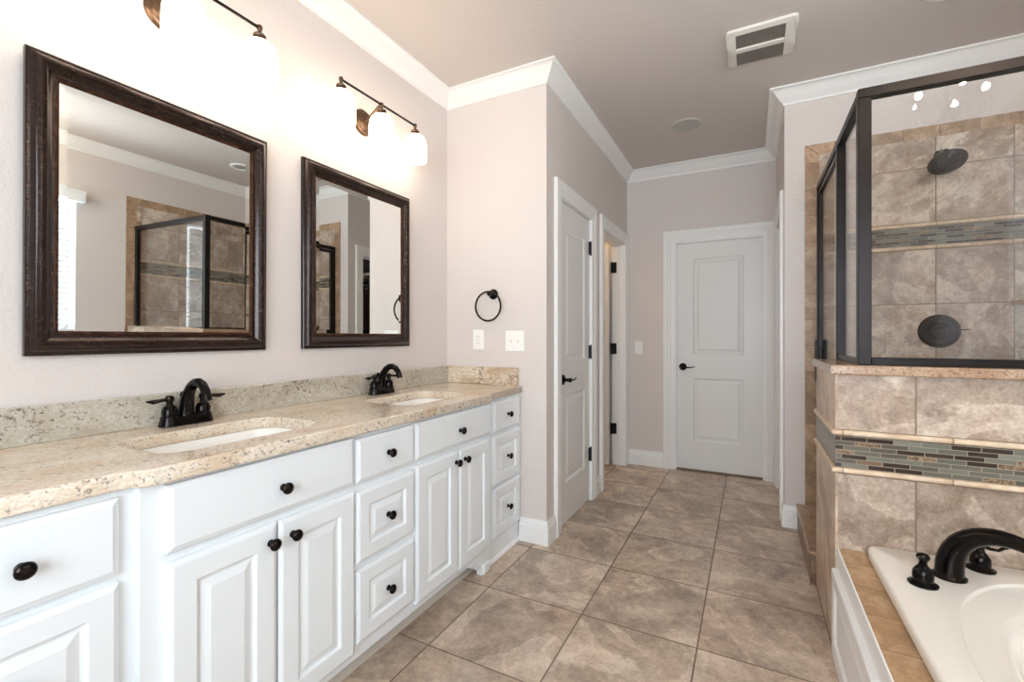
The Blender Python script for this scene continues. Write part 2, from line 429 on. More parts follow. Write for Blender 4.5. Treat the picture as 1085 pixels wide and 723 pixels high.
# baseboards
bp_ = [(0, 0), (0.016, 0), (0.016, 0.095), (0.012, 0.102), (0.012, 0.112), (0.008, 0.122), (0.005, 0.136), (0, 0.136)]
def baseboard(side, path):
    b = MB(); b.sweep(bp_, path, XYZ); struct(b.build('baseboard_' + side, WHITE))
baseboard('vanity_end', [(XH, D1[0] - 0.105), (XH, YE), (-1.205, YE)])
baseboard('hall_left', [(XH, D2[0] - 0.105), (XH, D1[1] + 0.105)])
baseboard('far', [(D3[0] - 0.102, YF), (XH, YF)])
baseboard('hall_right', [(0.262, YB), (XR, YB), (XR, DC[0] - 0.092)])
baseboard('left', [(XV, 0.10), (XV, YN), (XW, YN), (XW, 0.3)])
# door casings (profile outwards from the opening, thickness off the wall)
cp = [(0, 0), (0, 0.011), (0.012, 0.014), (0.028, 0.014), (0.034, 0.018), (0.052, 0.018), (0.058, 0.022), (0.092, 0.022), (0.097, 0.018), (0.097, 0)]
n_trim = [1]
def casing(a0, a1, mp):
    n_trim[0] += 1
    b = MB(); b.sweep(cp, [(a0 - 0.006, 0), (a0 - 0.006, DH + 0.006), (a1 + 0.006, DH + 0.006), (a1 + 0.006, 0)], mp)
    struct(b.build('trim_%d' % n_trim[0], WHITE, smooth=True, ang=0.3))
casing(D1[0], D1[1], lambda s, t, d: (XH + d, s, t))
casing(D2[0], D2[1], lambda s, t, d: (XH + d, s, t))
casing(D3[0], D3[1] - 0.012, lambda s, t, d: (s, YF - d, t))
casing(DC[0], DC[1], lambda s, t, d: (XR - d, s, t))
def jamb(mp0, w0, a0, a1, stop):
    """door lining: three boards in the thickness of the wall plus a stop strip"""
    n_trim[0] += 1
    b = MB()
    for p in ((a0 - 0.012, 0, a0, DH + 0.012), (a1, 0, a1 + 0.012, DH + 0.012), (a0, DH, a1, DH + 0.012)):
        b.prism([(p[0], p[1]), (p[2], p[1]), (p[2], p[3]), (p[0], p[3])], 0, w0, mp0)
    if stop is not None:
        for p in ((a0, 0, a0 + 0.011, DH), (a1 - 0.011, 0, a1, DH), (a0 + 0.011, DH - 0.011, a1 - 0.011, DH)):
            b.prism([(p[0], p[1]), (p[2], p[1]), (p[2], p[3]), (p[0], p[3])], stop, stop + 0.03, mp0)
    struct(b.build('trim_%d' % n_trim[0], WHITE))
jamb(lambda s, t, d: (XH - d, s, t), TH, *D1, 0.048)
jamb(lambda s, t, d: (XH - d, s, t), TH, *D2, 0.04)
jamb(lambda s, t, d: (s, YF + d, t), TH, *D3, 0.0)
jamb(lambda s, t, d: (XR + d, s, t), TH, *DC, 0.05)
b = MB(); b.box(D3[0], YF + 0.005, 0, D3[1], YF + TH, 0.012, 0.004); struct(b.build('door_sill', plain('brown_threshold', lin(110, 84, 62), 0.5)))

# ---- doors
def door_leaf(name, w, side=0.105, both=True):
    """two-panel slab in local coordinates: s 0..w, z 0.012..DH-0.004, front at d = 0, 35 mm thick"""
    b = MB(); z0, z1 = 0.012, DH - 0.004
    pz = ((0.262, 0.826), (1.038, 1.896))
    for d0, sg in ((0.0, -1), (-0.035, 1)):
        mp = lambda s, t, d: (d0 + d * -sg, s, t)
        ys = (0, side, w - side, w); zs = (z0, pz[0][0], pz[0][1], pz[1][0], pz[1][1], z1)
        for i in range(3):
            for j in range(5):
                if i == 1 and j in (1, 3):
                    b.loops(ys[1], ys[2], zs[j], zs[j + 1], [(0, 0), (0.004, -0.002), (0.012, -0.009), (0.022, -0.010), (0.030, -0.009), (0.048, -0.003), (0.052, -0.003)], mp)
                else: b.face([mp(ys[i], zs[j], 0), mp(ys[i + 1], zs[j], 0), mp(ys[i + 1], zs[j + 1], 0), mp(ys[i], zs[j + 1], 0)])
    for a, c in (((0, z0), (w, z0)), ((w, z0), (w, z1)), ((w, z1), (0, z1)), ((0, z1), (0, z0))):
        b.face([(0, *a), (0, *c), (-0.035, *c), (-0.035, *a)])
    o = b.build(name, DOORW); struct(o); return o
def lever(parent, loc, rz, flip=1):
    """lever handle pointing along local +y*flip, axis out along local +x"""
    M = Matrix.Translation(loc) @ Matrix.Rotation(rz, 4, 'Z')
    R = M @ Matrix.Rotation(math.pi / 2, 4, 'Y')
    b = MB()
    b.lathe([(0.033, 0), (0.033, 0.006), (0.028, 0.011), (0.016, 0.014), (0.011, 0.018), (0.011, 0.042), (0.014, 0.046), (0.014, 0.056), (0.009, 0.062)], R, 24)
    b.tube([M @ Vector(p) for p in ((0.05, -0.008 * flip, 0), (0.052, 0.02 * flip, 0.002), (0.052, 0.05 * flip, -0.004), (0.052, 0.08 * flip, -0.001), (0.05, 0.108 * flip, 0.006))], [0.009, 0.0085, 0.0075, 0.007, 0.006], 10, True, [1, 0.9, 0.8, 0.7, 0.55])
    o = b.build('door_handle', ORB, parent, True, 0.7, local=True); return o
def hinge(parent, p, axis):
    b = MB(); x, y, z = p
    b.lathe([(0.004, -0.052), (0.0075, -0.049), (0.0075, 0.049), (0.004, 0.052)], Matrix.Translation((x, y, z)), 12)
    if axis == 'y': b.box(x - 0.006, y - 0.028, z - 0.045, x - 0.003, y + 0.002, z + 0.045)
    else: b.box(x - 0.02, y - 0.0015, z - 0.045, x + 0.014, y + 0.0015, z + 0.045)
    return b.build('hinge', BLACKM, parent, local=True)
d = door_leaf('door_1', D1[1] - D1[0] - 0.006); d.location = (XH - 0.008, D1[0] + 0.003, 0)
lever(d, (0, 0.050, 0.925), 0, 1)
for z in (0.34, 1.085, 1.84): hinge(d, (0.010, D1[1] - D1[0] - 0.004, z), 'y')
d = door_leaf('door_2', D2[1] - D2[0] - 0.006); d.rotation_euler = (0, 0, math.radians(90)); d.location = (XH - TH - 0.01, D2[1] - 0.046, 0)
for z in (0.34, 1.085, 1.84):
    # leaf local frame is rotated 90 degrees: s runs to -x
    hinge(d, (0.012, -0.012, z), 'x')
lever(d, (-0.035, 0.60, 0.925), math.pi, 1)
d = door_leaf('door_3', D3[1] - D3[0] - 0.006, 0.148); d.rotation_euler = (0, 0, -math.pi / 2); d.location = (D3[0] + 0.003, YF + 0.034, 0)
lever(d, (0, 0.060, 0.925), 0, 1)
# visible knuckle plates of the open door on its jamb
b = MB()
for z in (0.34, 1.085, 1.84):
    b.box(XH - TH + 0.004, D2[1] - 0.0155, z - 0.05, XH - TH + 0.046, D2[1] - 0.0125, z + 0.05, 0.004)
struct(b.build('trim_hinge_leaf', BLACKM))

# ---- window with blind on the window wall
y0, y1, z0, z1 = WIN
b = MB()
b.box(XW - 0.03, y0 - 0.1, z0 - 0.03, XW + 0.05, y1 + 0.1, z0, 0.004)
wf = struct(b.build('window_1', WHITE))
b = MB(); x0, x1 = WIN_ADDED[:2]
b.sweep([(0, 0.05), (0, 0.09), (0.05, 0.09), (0.05, 0.05)], [(x0, WIN_ADDED[2]), (x1, WIN_ADDED[2]), (x1, WIN_ADDED[3]), (x0, WIN_ADDED[3])], lambda s, t, d: (s, YN - d, t), True)
b.box((x0 + x1) / 2 - 0.03, YN - 0.088, WIN_ADDED[2] + 0.049, (x0 + x1) / 2 + 0.03, YN - 0.052, WIN_ADDED[3] - 0.049)
b.box(x0 - 0.1, YN - 0.05, WIN_ADDED[2] - 0.03, x1 + 0.1, YN + 0.03, WIN_ADDED[2], 0.004)
added_wf = struct(b.build('added_daylight_window', WHITE))  # added window, never in view, lets in frontal daylight
b = MB(); b.box(x0 + 0.05, YN - 0.072, WIN_ADDED[2] + 0.05, x1 - 0.05, YN - 0.068, WIN_ADDED[3] - 0.05); b.build('window_pane', GLASS, added_wf)  # pane of the added window
b = MB(); b.sweep([(0, 0.07), (0, 0.11), (0.025, 0.11), (0.025, 0.07)], [(y0, z0), (y1, z0), (y1, z1), (y0, z1)], lambda s, t, d: (XW + d, s, t), True)
b.build('window_sash', WHITE, wf)
b = MB(); b.box(XW + 0.088, y0 + 0.025, z0 + 0.02, XW + 0.092, y1 - 0.02, z1 - 0.02); b.build('window_pane', GLASS, wf)
bl = thing('window_blind', 'white horizontal blind with a moulded valance, hung in the bright window by the tub', 'blind', (XW - 0.03, (y0 + y1) / 2, 2.31))
b = MB(); b.prism([(0, 0), (0.055, 0.0), (0.062, 0.012), (0.062, 0.06), (0.075, 0.085), (0, 0.085)], y0 - 0.02, y1 + 0.03, lambda s, t, d: (XW - 0.022 - s, d, 2.225 + t)); b.build('valance', SLAT, bl)
b = MB(); k = 0
zz = z0 + 0.03
while zz < 2.225:
    c, s_ = math.cos(-1.02), math.sin(-1.02)
    b.prism([(-0.024 * c, -0.024 * s_ - 0.0012), (0.024 * c, 0.024 * s_ - 0.0012), (0.024 * c, 0.024 * s_ + 0.0012), (-0.024 * c, -0.024 * s_ + 0.0012)], y0 + 0.02, y1 - 0.034, lambda s, t, d: (XW + 0.028 + s, d, zz + t))
    zz += 0.042
b.build('slats', SLAT, bl)
b = MB()
for y in (y0 + 0.2, (y0 + y1) / 2, y1 - 0.2):
    b.box(XW + 0.0005, y - 0.01, z0 + 0.02, XW + 0.0015, y + 0.01, 2.23)
b.build('ladder_tape', SLAT, bl)
b = MB(); b.box(XW + 0.004, y0 + 0.005, z0 + 0.004, XW + 0.052, y1 - 0.005, z0 + 0.02, 0.004); b.build('bottom_rail', SLAT, bl)

# ================================================================== SHOWER
PX, PY = 0.28, 2.068        # outer faces of the half wall
PI_X, PI_Y = 0.405, 2.19    # inner faces
PE = 2.62                   # end of the half wall by the shower door
Lp = lambda o: [(PX - o, PY - o), (XW, PY - o), (XW, PI_Y + o), (PI_X + o, PI_Y + o), (PI_X + o, PE + o), (PX - o, PE + o)]
b = MB(); b.prism(Lp(-0.004), 0, 1.055, XYZ); struct(b.build('wall_shower_half', plain('half_wall_core', lin(120, 104, 90), 0.8)))
def lslab(name, z0, z1, mat, t=0.0, side_mat=None, hole=None):
    """tile facing on the front and outer side of the half wall, between z0 and z1"""
    b = MB(); b.box(PX + 0.008, PY - t, z0, XW, PY + 0.004, z1); o = b.build(name, mat); struct(o)
    b = MB(); b.box(PX - t, PY - t, z0, PX + 0.008, PE, z1); o2 = b.build(name, side_mat or mat); struct(o2)
lslab('wall_tile_half', 0.850, 1.055, P_UP, 0, P_SIDE)
lslab('wall_mosaic_half', 0.712, 0.830, MOSAIC, 0)
lslab('wall_tile_half', 0, 0.690, P_LO, 0, P_SIDE)
hr = [(0.0, 0.0), (0.006, 0.001), (0.011, 0.005), (0.012, 0.010), (0.011, 0.015), (0.006, 0.019), (0.0, 0.020)]
for zb in (0.830, 0.691):
    b = MB(); b.sweep([(-a, c) for a, c in hr], [(XW, PY), (PX, PY), (PX, PE)][::-1], lambda x, y, z: (x, y, zb + z)); struct(b.build('trim_bullnose', BULLN, smooth=True, ang=0.9))
# inner faces
b = MB(); b.box(PI_X - 0.002, PI_Y - 0.002, 0.02, XW, PI_Y + 0.006, 1.055); b.box(PI_X - 0.002, PI_Y, 0.02, PI_X + 0.006, PE, 1.055); b.box(PX + 0.002, PE - 0.003, 0.15, PI_X + 0.004, PE + 0.004, 1.055)
struct(b.build('wall_tile_half_inside', P_LO))
# granite cap
b = MB(); b.prism(Lp(0.016), 1.055, 1.090, XYZ)
es = [e for e in b.bm.edges if all(v.co.z > 1.0 for v in e.verts) and abs(e.verts[0].co.z - e.verts[1].co.z) < 1e-6]
bmesh.ops.bevel(b.bm, geom=es, offset=0.006, segments=3, profile=0.5, affect='EDGES')
cap = tag(b.build('half_wall_cap', GRAN_C), 'polished brown granite ledge capping the tiled half wall of the shower', 'ledge')
# curb and pan
b = MB(); b.box(0.256, PE - 0.0, 0, PI_X, YB - 0.008, 0.142, 0.004); struct(b.build('wall_shower_curb', CURBT))
b = MB(); b.box(0.250, PE - 0.0, 0.142, PI_X + 0.01, YB - 0.008, 0.158, 0.004); struct(b.build('trim_shower_curb', GRAN_C))
b = MB(); b.box(PI_X, PI_Y, 0, XW, YB, 0.03); struct(b.build('floor_shower', PAN))
# back wall and window-wall tiling
def bslab(name, x0, x1, z0, z1, mat, d=0.008):
    b = MB(); b.box(x0, YB - d, z0, x1, YB, z1); struct(b.build(name, mat))
def rslab(name, y0, y1, z0, z1, mat, d=0.008):
    b = MB(); b.box(XW - d, y0, z0, XW, y1, z1); struct(b.build(name, mat))
RB0, RB1 = 2.05, 2.125
for z0, z1, m, nm, d in ((0, 1.684, T_LO, 'wall_tile', 0.008), (1.710, 1.810, MOSAIC, 'wall_mosaic', 0.007), (1.836, 2.306, T_UP, 'wall_tile', 0.008)):
    bslab(nm + '_shower', 0.372, XW, z0, z1, m, d); rslab(nm + '_window_side', RB1, YB - 0.008, z0, z1, m, d)
for zb in (1.684, 1.812):
    b = MB(); b.sweep([(a * 0.9 + 0.004, c * 1.2) for a, c in hr], [(XW, RB1), (XW, YB), (0.372, YB)], lambda x, y, z: (x, y, zb + z)); struct(b.build('trim_bullnose', BULLN, smooth=True, ang=0.9))
b = MB()
mb = lambda s, t, d: (s, YB - d, t)
b.prism([(0.298, 0), (0.372, 0), (0.372, 2.304), (0.298, 2.372)], 0, 0.009, mb)
struct(b.build('trim_shower_border', BORDER))
b = MB(); b.prism([(0.300, 2.373), (0.374, 2.306), (XW, 2.306), (XW, 2.373)], 0, 0.009, mb); struct(b.build('trim_shower_border', BORDER))
mr = lambda s, t, d: (XW - d, s, t)
b = MB(); b.prism([(RB0, 0.46), (RB1, 0.46), (RB1, 2.304), (RB0, 2.372)], 0, 0.009, mr); struct(b.build('trim_shower_border', BORDER))
b = MB(); b.prism([(RB0 + 0.002, 2.373), (RB1 + 0.002, 2.306), (YB, 2.306), (YB, 2.373)], 0, 0.009, mr); struct(b.build('trim_shower_border', BORDER))
# corner shelf
b = MB(); pts = [(XW - 0.008, YB - 0.008)] + [(XW - 0.008 - 0.2 * math.cos(a), YB - 0.008 - 0.2 * math.sin(a)) for a in [math.pi / 2 * k / 12 for k in range(13)]]
b.prism(pts, 1.362, 1.384, XYZ); tag(b.build('corner_shelf', GRAN_C), 'small stone corner shelf on the tiled shower wall', 'shelf')

# glass enclosure
GX, GY = 0.376, 2.13
en = thing('shower_enclosure', 'bronze framed clear glass shower enclosure standing on the half wall', 'shower enclosure', (GX, GY, 1.09))
w2 = 0.0205
def fr(name, *a, bev=0.002, parent=None, mat=ORBF):
    b = MB(); b.box(*a, bev, 1); return b.build(name, mat, parent or en)
ZT = 2.120
fr('corner_post', GX - w2, GY - w2, 1.091, GX + w2, GY + w2, ZT - 0.036)
fr('header_rail', GX - w2, GY - w2, ZT - 0.036, XW - 0.009, GY + w2, ZT)
fr('header_rail', GX - w2 + 0.002, GY + w2, ZT - 0.034, GX + w2 - 0.002, YB - 0.009, ZT - 0.002)
fr('bottom_rail', GX + w2, GY - 0.018, 1.091, XW - 0.009, GY + 0.018, 1.118)
fr('bottom_rail', GX - 0.016, GY + w2, 1.091, GX + 0.016, 2.585, 1.112)
fr('panel_post', GX - w2, 2.585, 1.091, GX + w2, 2.618, ZT - 0.034)
fr('wall_jamb', XW - 0.034, GY - 0.018, 1.118, XW - 0.009, GY + 0.018, ZT - 0.036)
fr('wall_jamb', GX - 0.018, YB - 0.034, 0.159, GX + 0.018, YB - 0.009, ZT - 0.034)
fr('half_wall_jamb', PX + 0.03, PE + 0.005, 0.159, PI_X - 0.01, PE + 0.017, 1.054)
b = MB(); b.box(GX + w2 - 0.004, GY - 0.003, 1.112, XW - 0.030, GY + 0.003, ZT - 0.03); b.build('glass_panel', GLASS, en)
b = MB(); b.box(GX - 0.003, GY + w2 - 0.004, 1.108, GX + 0.003, 2.589, ZT - 0.03); b.build('glass_panel', GLASS, en)
dr = fr('door_top_rail', GX - 0.012, 2.640, ZT - 0.066, GX + 0.012, YB - 0.04, ZT - 0.040)
fr('door_bottom_rail', GX - 0.012, 2.640, 0.166, GX + 0.012, YB - 0.04, 0.190)
fr('door_stile', GX - 0.012, 2.640, 0.190, GX + 0.012, 2.652, ZT - 0.066)
fr('door_stile', GX - 0.012, YB - 0.062, 0.190, GX + 0.012, YB - 0.04, ZT - 0.066)
b = MB(); b.box(GX - 0.003, 2.648, 0.186, GX + 0.003, YB - 0.058, ZT - 0.062); b.build('door_glass', GLASS, en)
b = MB()
for sx in (-1, 1):
    b.box(GX + sx * 0.024 - 0.007, YB - 0.082, 0.93, GX + sx * 0.024 + 0.007, YB - 0.044, 1.178, 0.003)
    for z in (0.985, 1.15): b.box(min(GX + sx * 0.010, GX + sx * 0.020), YB - 0.070, z - 0.008, max(GX + sx * 0.010, GX + sx * 0.020), YB - 0.056, z + 0.008)
b.build('door_pull', BLACKM, en)

# shower head
hd = thing('shower_fixture', 'round bronze shower head angled down from the tiled wall above the mosaic band', 'shower head', (0.931, YB - 0.008, 2.20))
Rb = Matrix.Translation((0.931, YB - 0.008, 2.20)) @ Matrix.Rotation(math.pi / 2, 4, 'X')
b = MB(); b.lathe([(0.030, 0), (0.030, 0.004), (0.024, 0.010), (0.014, 0.014), (0.010, 0.016)], Rb, 24); b.build('wall_flange', ORBF, hd, True)
hc = Vector((0.915, 3.185, 2.115)); hn = Vector((0.08, -0.52, -0.85)).normalized()
b = MB(); b.tube([(0.931, YB - 0.016, 2.20), (0.931, 3.30, 2.205), (0.928, 3.25, 2.195), hc - hn * 0.045], 0.0105, 12); b.build('arm', ORBF, hd, True)
M = Matrix.Translation(hc) @ hn.to_track_quat('Z', 'Y').to_matrix().to_4x4()
b = MB(); b.lathe([(0.010, -0.052), (0.016, -0.048), (0.018, -0.034), (0.024, -0.026), (0.055, -0.016), (0.076, -0.006), (0.081, 0.002), (0.079, 0.008), (0.070, 0.010), (0.066, 0.003), (0.054, 0.003), (0.050, 0.010), (0.038, 0.010), (0.034, 0.003), (0.020, 0.004), (0.016, 0.010), (0.001, 0.012)], M, 40); b.build('spray_disc', plain('dark_bronze_spray_face', lin(50, 42, 38), 0.5, 0.3), hd, True, 0.5)
# valve
vv = thing('shower_valve', 'round black-bronze shower valve plate with one lever on the tiled wall', 'shower valve', (0.925, YB - 0.008, 1.226))
Rv = Matrix.Translation((0.925, YB - 0.008, 1.226)) @ Matrix.Rotation(math.pi / 2, 4, 'X')
b = MB(); b.lathe([(0.092, 0), (0.092, 0.004), (0.086, 0.013), (0.074, 0.017), (0.068, 0.008), (0.052, 0.007), (0.049, 0.011), (0.046, 0.007), (0.036, 0.016)], Rv, 40); b.build('escutcheon', VALVEM, vv, True, 0.4)
b = MB(); b.lathe([(0.034, 0.008), (0.032, 0.028), (0.024, 0.034), (0.020, 0.050), (0.014, 0.060), (0.006, 0.064)], Rv, 28); b.build('hub', VALVEM, vv, True, 0.4)
b = MB(); b.tube([(0.930, YB - 0.060, 1.232), (0.965, YB - 0.064, 1.238), (1.0, YB - 0.064, 1.232), (1.034, YB - 0.062, 1.234)], [0.007, 0.006, 0.005, 0.0045], 10, True, [1, .8, .7, .7]); b.build('lever', ORBF, vv, True)

# ================================================================== VANITY
KN = MB(); KN.lathe([(0.010, 0), (0.010, 0.002), (0.006, 0.005), (0.0055, 0.012), (0.009, 0.016), (0.0155, 0.019), (0.0165, 0.023), (0.015, 0.027), (0.010, 0.030), (0.004, 0.0315)], Matrix.Rotation(math.pi / 2, 4, 'Y'), 24)
KNOB = None
def knob(parent, x, y, z):
    global KNOB
    if KNOB is None:
        KNOB = KN.build('knob', ORB, parent, True, 0.7, local=True); KNOB.location = (x, y, z); return KNOB
    return inst(KNOB, parent, (x, y, z))
SLABP = [(0, -0.020), (0, -0.007), (0.002, -0.0050), (0.004, -0.0046), (0.0115, -0.0016), (0.0125, 0)]
RAISP = [(0, -0.020), (0, -0.007), (0.002, -0.0045), (0.009, -0.001), (0.011, 0), (0.052, 0), (0.055, -0.0015), (0.058, -0.0085), (0.064, -0.0085), (0.086, -0.002), (0.088, -0.002)]
RAISD = [(0, -0.020), (0, -0.007), (0.002, -0.0045), (0.009, -0.001), (0.012, 0), (0.060, 0), (0.063, -0.0015), (0.066, -0.0085), (0.073, -0.0085), (0.094, -0.002), (0.096, -0.002)]
def front(root, name, y0, y1, z0, z1, x, prof):
    b = MB(); mp = lambda s, t, d: (x + d, s, t)
    b.loops(y0, y1, z0, z1, prof, mp)
    b.face([mp(y0, z0, -0.02), mp(y0, z1, -0.02), mp(y1, z1, -0.02), mp(y1, z0, -0.02)])
    return b.build(name, CABINET, root)
XM, XEND = -1.190, -1.213           # face frames: middle run, end banks
def carcass(root, y0, y1, xf, kick=True, base=0.10):
    b = MB()
    zt = 0.866
    zb = base
    b.box(XV + 0.002, y0, zb, xf - 0.018, y0 + 0.018, zt); b.box(XV + 0.002, y1 - 0.018, zb, xf - 0.018, y1, zt)
    b.box(XV + 0.002, y0, zb, xf - 0.018, y1, zb + 0.018); b.box(XV + 0.002, y0, zb, XV + 0.010, y1, zt)
    b.build('carcass', CABINET, root)
    if kick:
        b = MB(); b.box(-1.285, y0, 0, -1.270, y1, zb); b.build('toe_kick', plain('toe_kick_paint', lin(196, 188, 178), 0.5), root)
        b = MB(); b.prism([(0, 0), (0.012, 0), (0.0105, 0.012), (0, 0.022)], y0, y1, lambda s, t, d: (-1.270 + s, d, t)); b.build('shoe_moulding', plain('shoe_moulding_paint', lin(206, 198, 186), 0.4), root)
def faceframe(root, y0, y1, xf, zb, holes):
    """flat frame with rectangular openings behind the fronts"""
    b = MB()
    ys = sorted({y0, y1} | {h[0] for h in holes} | {h[1] for h in holes}); zs = sorted({zb, 0.866} | {h[2] for h in holes} | {h[3] for h in holes})
    for i in range(len(ys) - 1):
        for j in range(len(zs) - 1):
            cy, cz = (ys[i] + ys[i + 1]) / 2, (zs[j] + zs[j + 1]) / 2
            if not any(h[0] < cy < h[1] and h[2] < cz < h[3] for h in holes):
                b.box(xf - 0.018, ys[i], zs[j], xf, ys[i + 1], zs[j + 1])
    bmesh.ops.remove_doubles(b.bm, verts=b.bm.verts, dist=1e-5)
    seen = {}
    for f in list(b.bm.faces):
        k = tuple(round(q, 4) for q in f.calc_center_median())
        if k in seen:
            for g in (f, seen[k]):
                if g.is_valid: b.bm.faces.remove(g)
        else: seen[k] = f
    return b.build('face_frame', CABINET, root)
def drawer_bank(label, y0, y1, f0, f1, xf, kick, zs, group=None):
    r = thing('drawer_cabinet', label, 'cabinet', (-1.5, (y0 + y1) / 2, 0.0))
    carcass(r, y0, y1, xf, kick, 0.10)
    faceframe(r, y0, y1, xf, 0.10 if kick else 0.0, [(f0 + 0.02, f1 - 0.02, z0 + 0.02, z1 - 0.02) for z0, z1 in zs])
    for i, (z0, z1) in enumerate(zs):
        d = front(r, 'drawer', f0, f1, z0, z1, xf + 0.020, SLABP if i == 0 else RAISP)
        knob(d, xf + (0.020 if i == 0 else 0.018), (f0 + f1) / 2, (z0 + z1) / 2)
    return r
def sink_base(label, y0, y1, top, doors, xf):
    r = thing('sink_cabinet', label, 'cabinet', (-1.5, (y0 + y1) / 2, 0.0))
    carcass(r, y0, y1, xf, True)
    faceframe(r, y0, y1, xf, 0.10, [(top[0] + 0.02, top[1] - 0.02, top[2] + 0.02, top[3] - 0.02), (doors[0][0] + 0.02, doors[1][1] - 0.02, doors[0][2] + 0.02, doors[0][3] - 0.02)])
    d = front(r, 'drawer', *top, xf + 0.020, SLABP); knob(d, xf + 0.020, (top[0] + top[1]) / 2 + 0.012, (top[2] + top[3]) / 2 - 0.008)
    for k, q in enumerate(doors):
        d = front(r, 'door', *q, xf + 0.020, RAISD); knob(d, xf + 0.020, q[1] - 0.022 if k == 0 else q[0] + 0.040, q[3] - 0.050)
    return r
z3 = [(0.700, 0.848), (0.426, 0.670), (0.155, 0.404)]
ze = [(0.686, 0.850), (0.404, 0.668), (0.125, 0.389)]
drawer_bank('set-back white drawer cabinet at the vanity end cut off by the photo edge', 0.145, 0.512, 0.178, 0.478, XEND, False, ze)
sink_base('white two-door sink cabinet on the side away from the towel ring wall', 0.512, 1.115, (0.557, 1.109, 0.700, 0.856), [(0.558, 0.829, 0.130, 0.677), (0.835, 1.113, 0.130, 0.677)], XM)
drawer_bank('white three-drawer cabinet between the two double-door sink cabinets', 1.115, 1.421, 1.122, 1.418, XM, True, z3)
sc2 = sink_base('white two-door sink cabinet with a small bracket foot at its corner', 1.421, 2.030, (1.425, 2.016, 0.703, 0.852), [(1.430, 1.722, 0.130, 0.681), (1.731, 2.010, 0.130, 0.681)], XM)
bank3 = drawer_bank('narrow white drawer cabinet set back against the wall with the towel ring', 2.030, 2.412, 2.086, 2.392, XEND, False, ze)
# bracket foot at the end of the middle run
b = MB()
ft = [(1.840, 0.100), (1.840, 0.088), (1.872, 0.080), (1.890, 0.062), (1.905, 0.050), (1.922, 0.052), (1.934, 0.062), (1.944, 0.060), (1.950, 0.040), (1.956, 0.0), (2.012, 0.0), (2.020, 0.016), (2.027, 0.034), (2.029, 0.058), (2.029, 0.100)]
b.prism(ft, XM - 0.030, XM - 0.001, lambda s, t, d: (d, s, t))
b.box(XM - 0.022, 1.96, 0, XM + 0.010, 2.024, 0.052, 0.010, 3)
b.build('bracket_foot', CABINET, sc2)
b = MB(); b.prism([(0, 0), (0.012, 0), (0.0105, 0.010), (0, 0.020)], 2.036, 2.412, lambda s, t, d: (XEND + s, d, t)); b.build('shoe_moulding', WHITE, bank3)

# countertop with two cut-outs, front edge stepping forward over the middle run
ZC0, ZC1 = 0.867, 0.905
def rrect(x0, x1, y0, y1, r, n=6):
    out = []
    for cx, cy, a in ((x1 - r, y1 - r, 0), (x0 + r, y1 - r, 90), (x0 + r, y0 + r, 180), (x1 - r, y0 + r, 270)):
        for k in range(n + 1):
            q = math.radians(a + 90 * k / n); out.append((cx + r * math.cos(q), cy + r * math.sin(q)))
    return out
XF1, XF2 = -1.157, -1.192
outer = [(XV + 0.001, 0.13), (XF2, 0.13), (XF2, 0.470), (XF2 + 0.006, 0.488), (XF1 - 0.006, 0.512), (XF1, 0.530), (XF1, 1.990), (XF1 - 0.006, 2.010), (XF2 + 0.006, 2.038), (XF2, 2.058), (XF2, YE - 0.001), (XV + 0.001, YE - 0.001)]
S1, S2 = (0.600, 1.070), (1.500, 1.960)
SX0, SX1 = -1.562, -1.268
cu = bpy.data.curves.new('counter_outline', 'CURVE'); cu.dimensions = '2D'; cu.fill_mode = 'BOTH'
for poly in (outer, rrect(SX0, SX1, *S1, 0.07), rrect(SX0, SX1, *S2, 0.07)):
    sp = cu.splines.new('POLY'); sp.points.add(len(poly) - 1); sp.use_cyclic_u = True
    for p, q in zip(sp.points, poly): p.co = (q[0], q[1], 0, 1)
cu.extrude = (ZC1 - ZC0) / 2 - 0.005; cu.bevel_depth = 0.005; cu.bevel_resolution = 3; cu.offset = -0.005
tmp = bpy.data.objects.new('counter_outline', cu); C.objects.link(tmp)
me = bpy.data.meshes.new_from_object(tmp.evaluated_get(bpy.context.evaluated_depsgraph_get()))
bpy.data.objects.remove(tmp); bpy.data.curves.remove(cu)
me.transform(Matrix.Translation((0, 0, (ZC0 + ZC1) / 2))); me.name = 'slab'
me.materials.clear(); me.materials.append(GRAN)
ct = thing('countertop', 'long speckled tan granite vanity top with a granite backsplash over white cabinets', 'countertop', (-1.45, 1.27, ZC0))
o = bpy.data.objects.new('slab', me); C.objects.link(o); adopt(o, ct)
b = MB(); b.box(XV + 0.0005, 0.13, ZC1, XV + 0.021, YE - 0.0005, 1.008, 0.002, 1); o = b.build('backsplash', GRAN_B, ct); o['label'] = 'grey-green granite backsplash'
b = MB(); b.box(XV + 0.021, YE - 0.021, ZC1, -1.215, YE - 0.0005, 1.012, 0.003, 1); o = b.build('side_splash', GRAN_S, ct); o['label'] = 'brown-veined granite side splash'

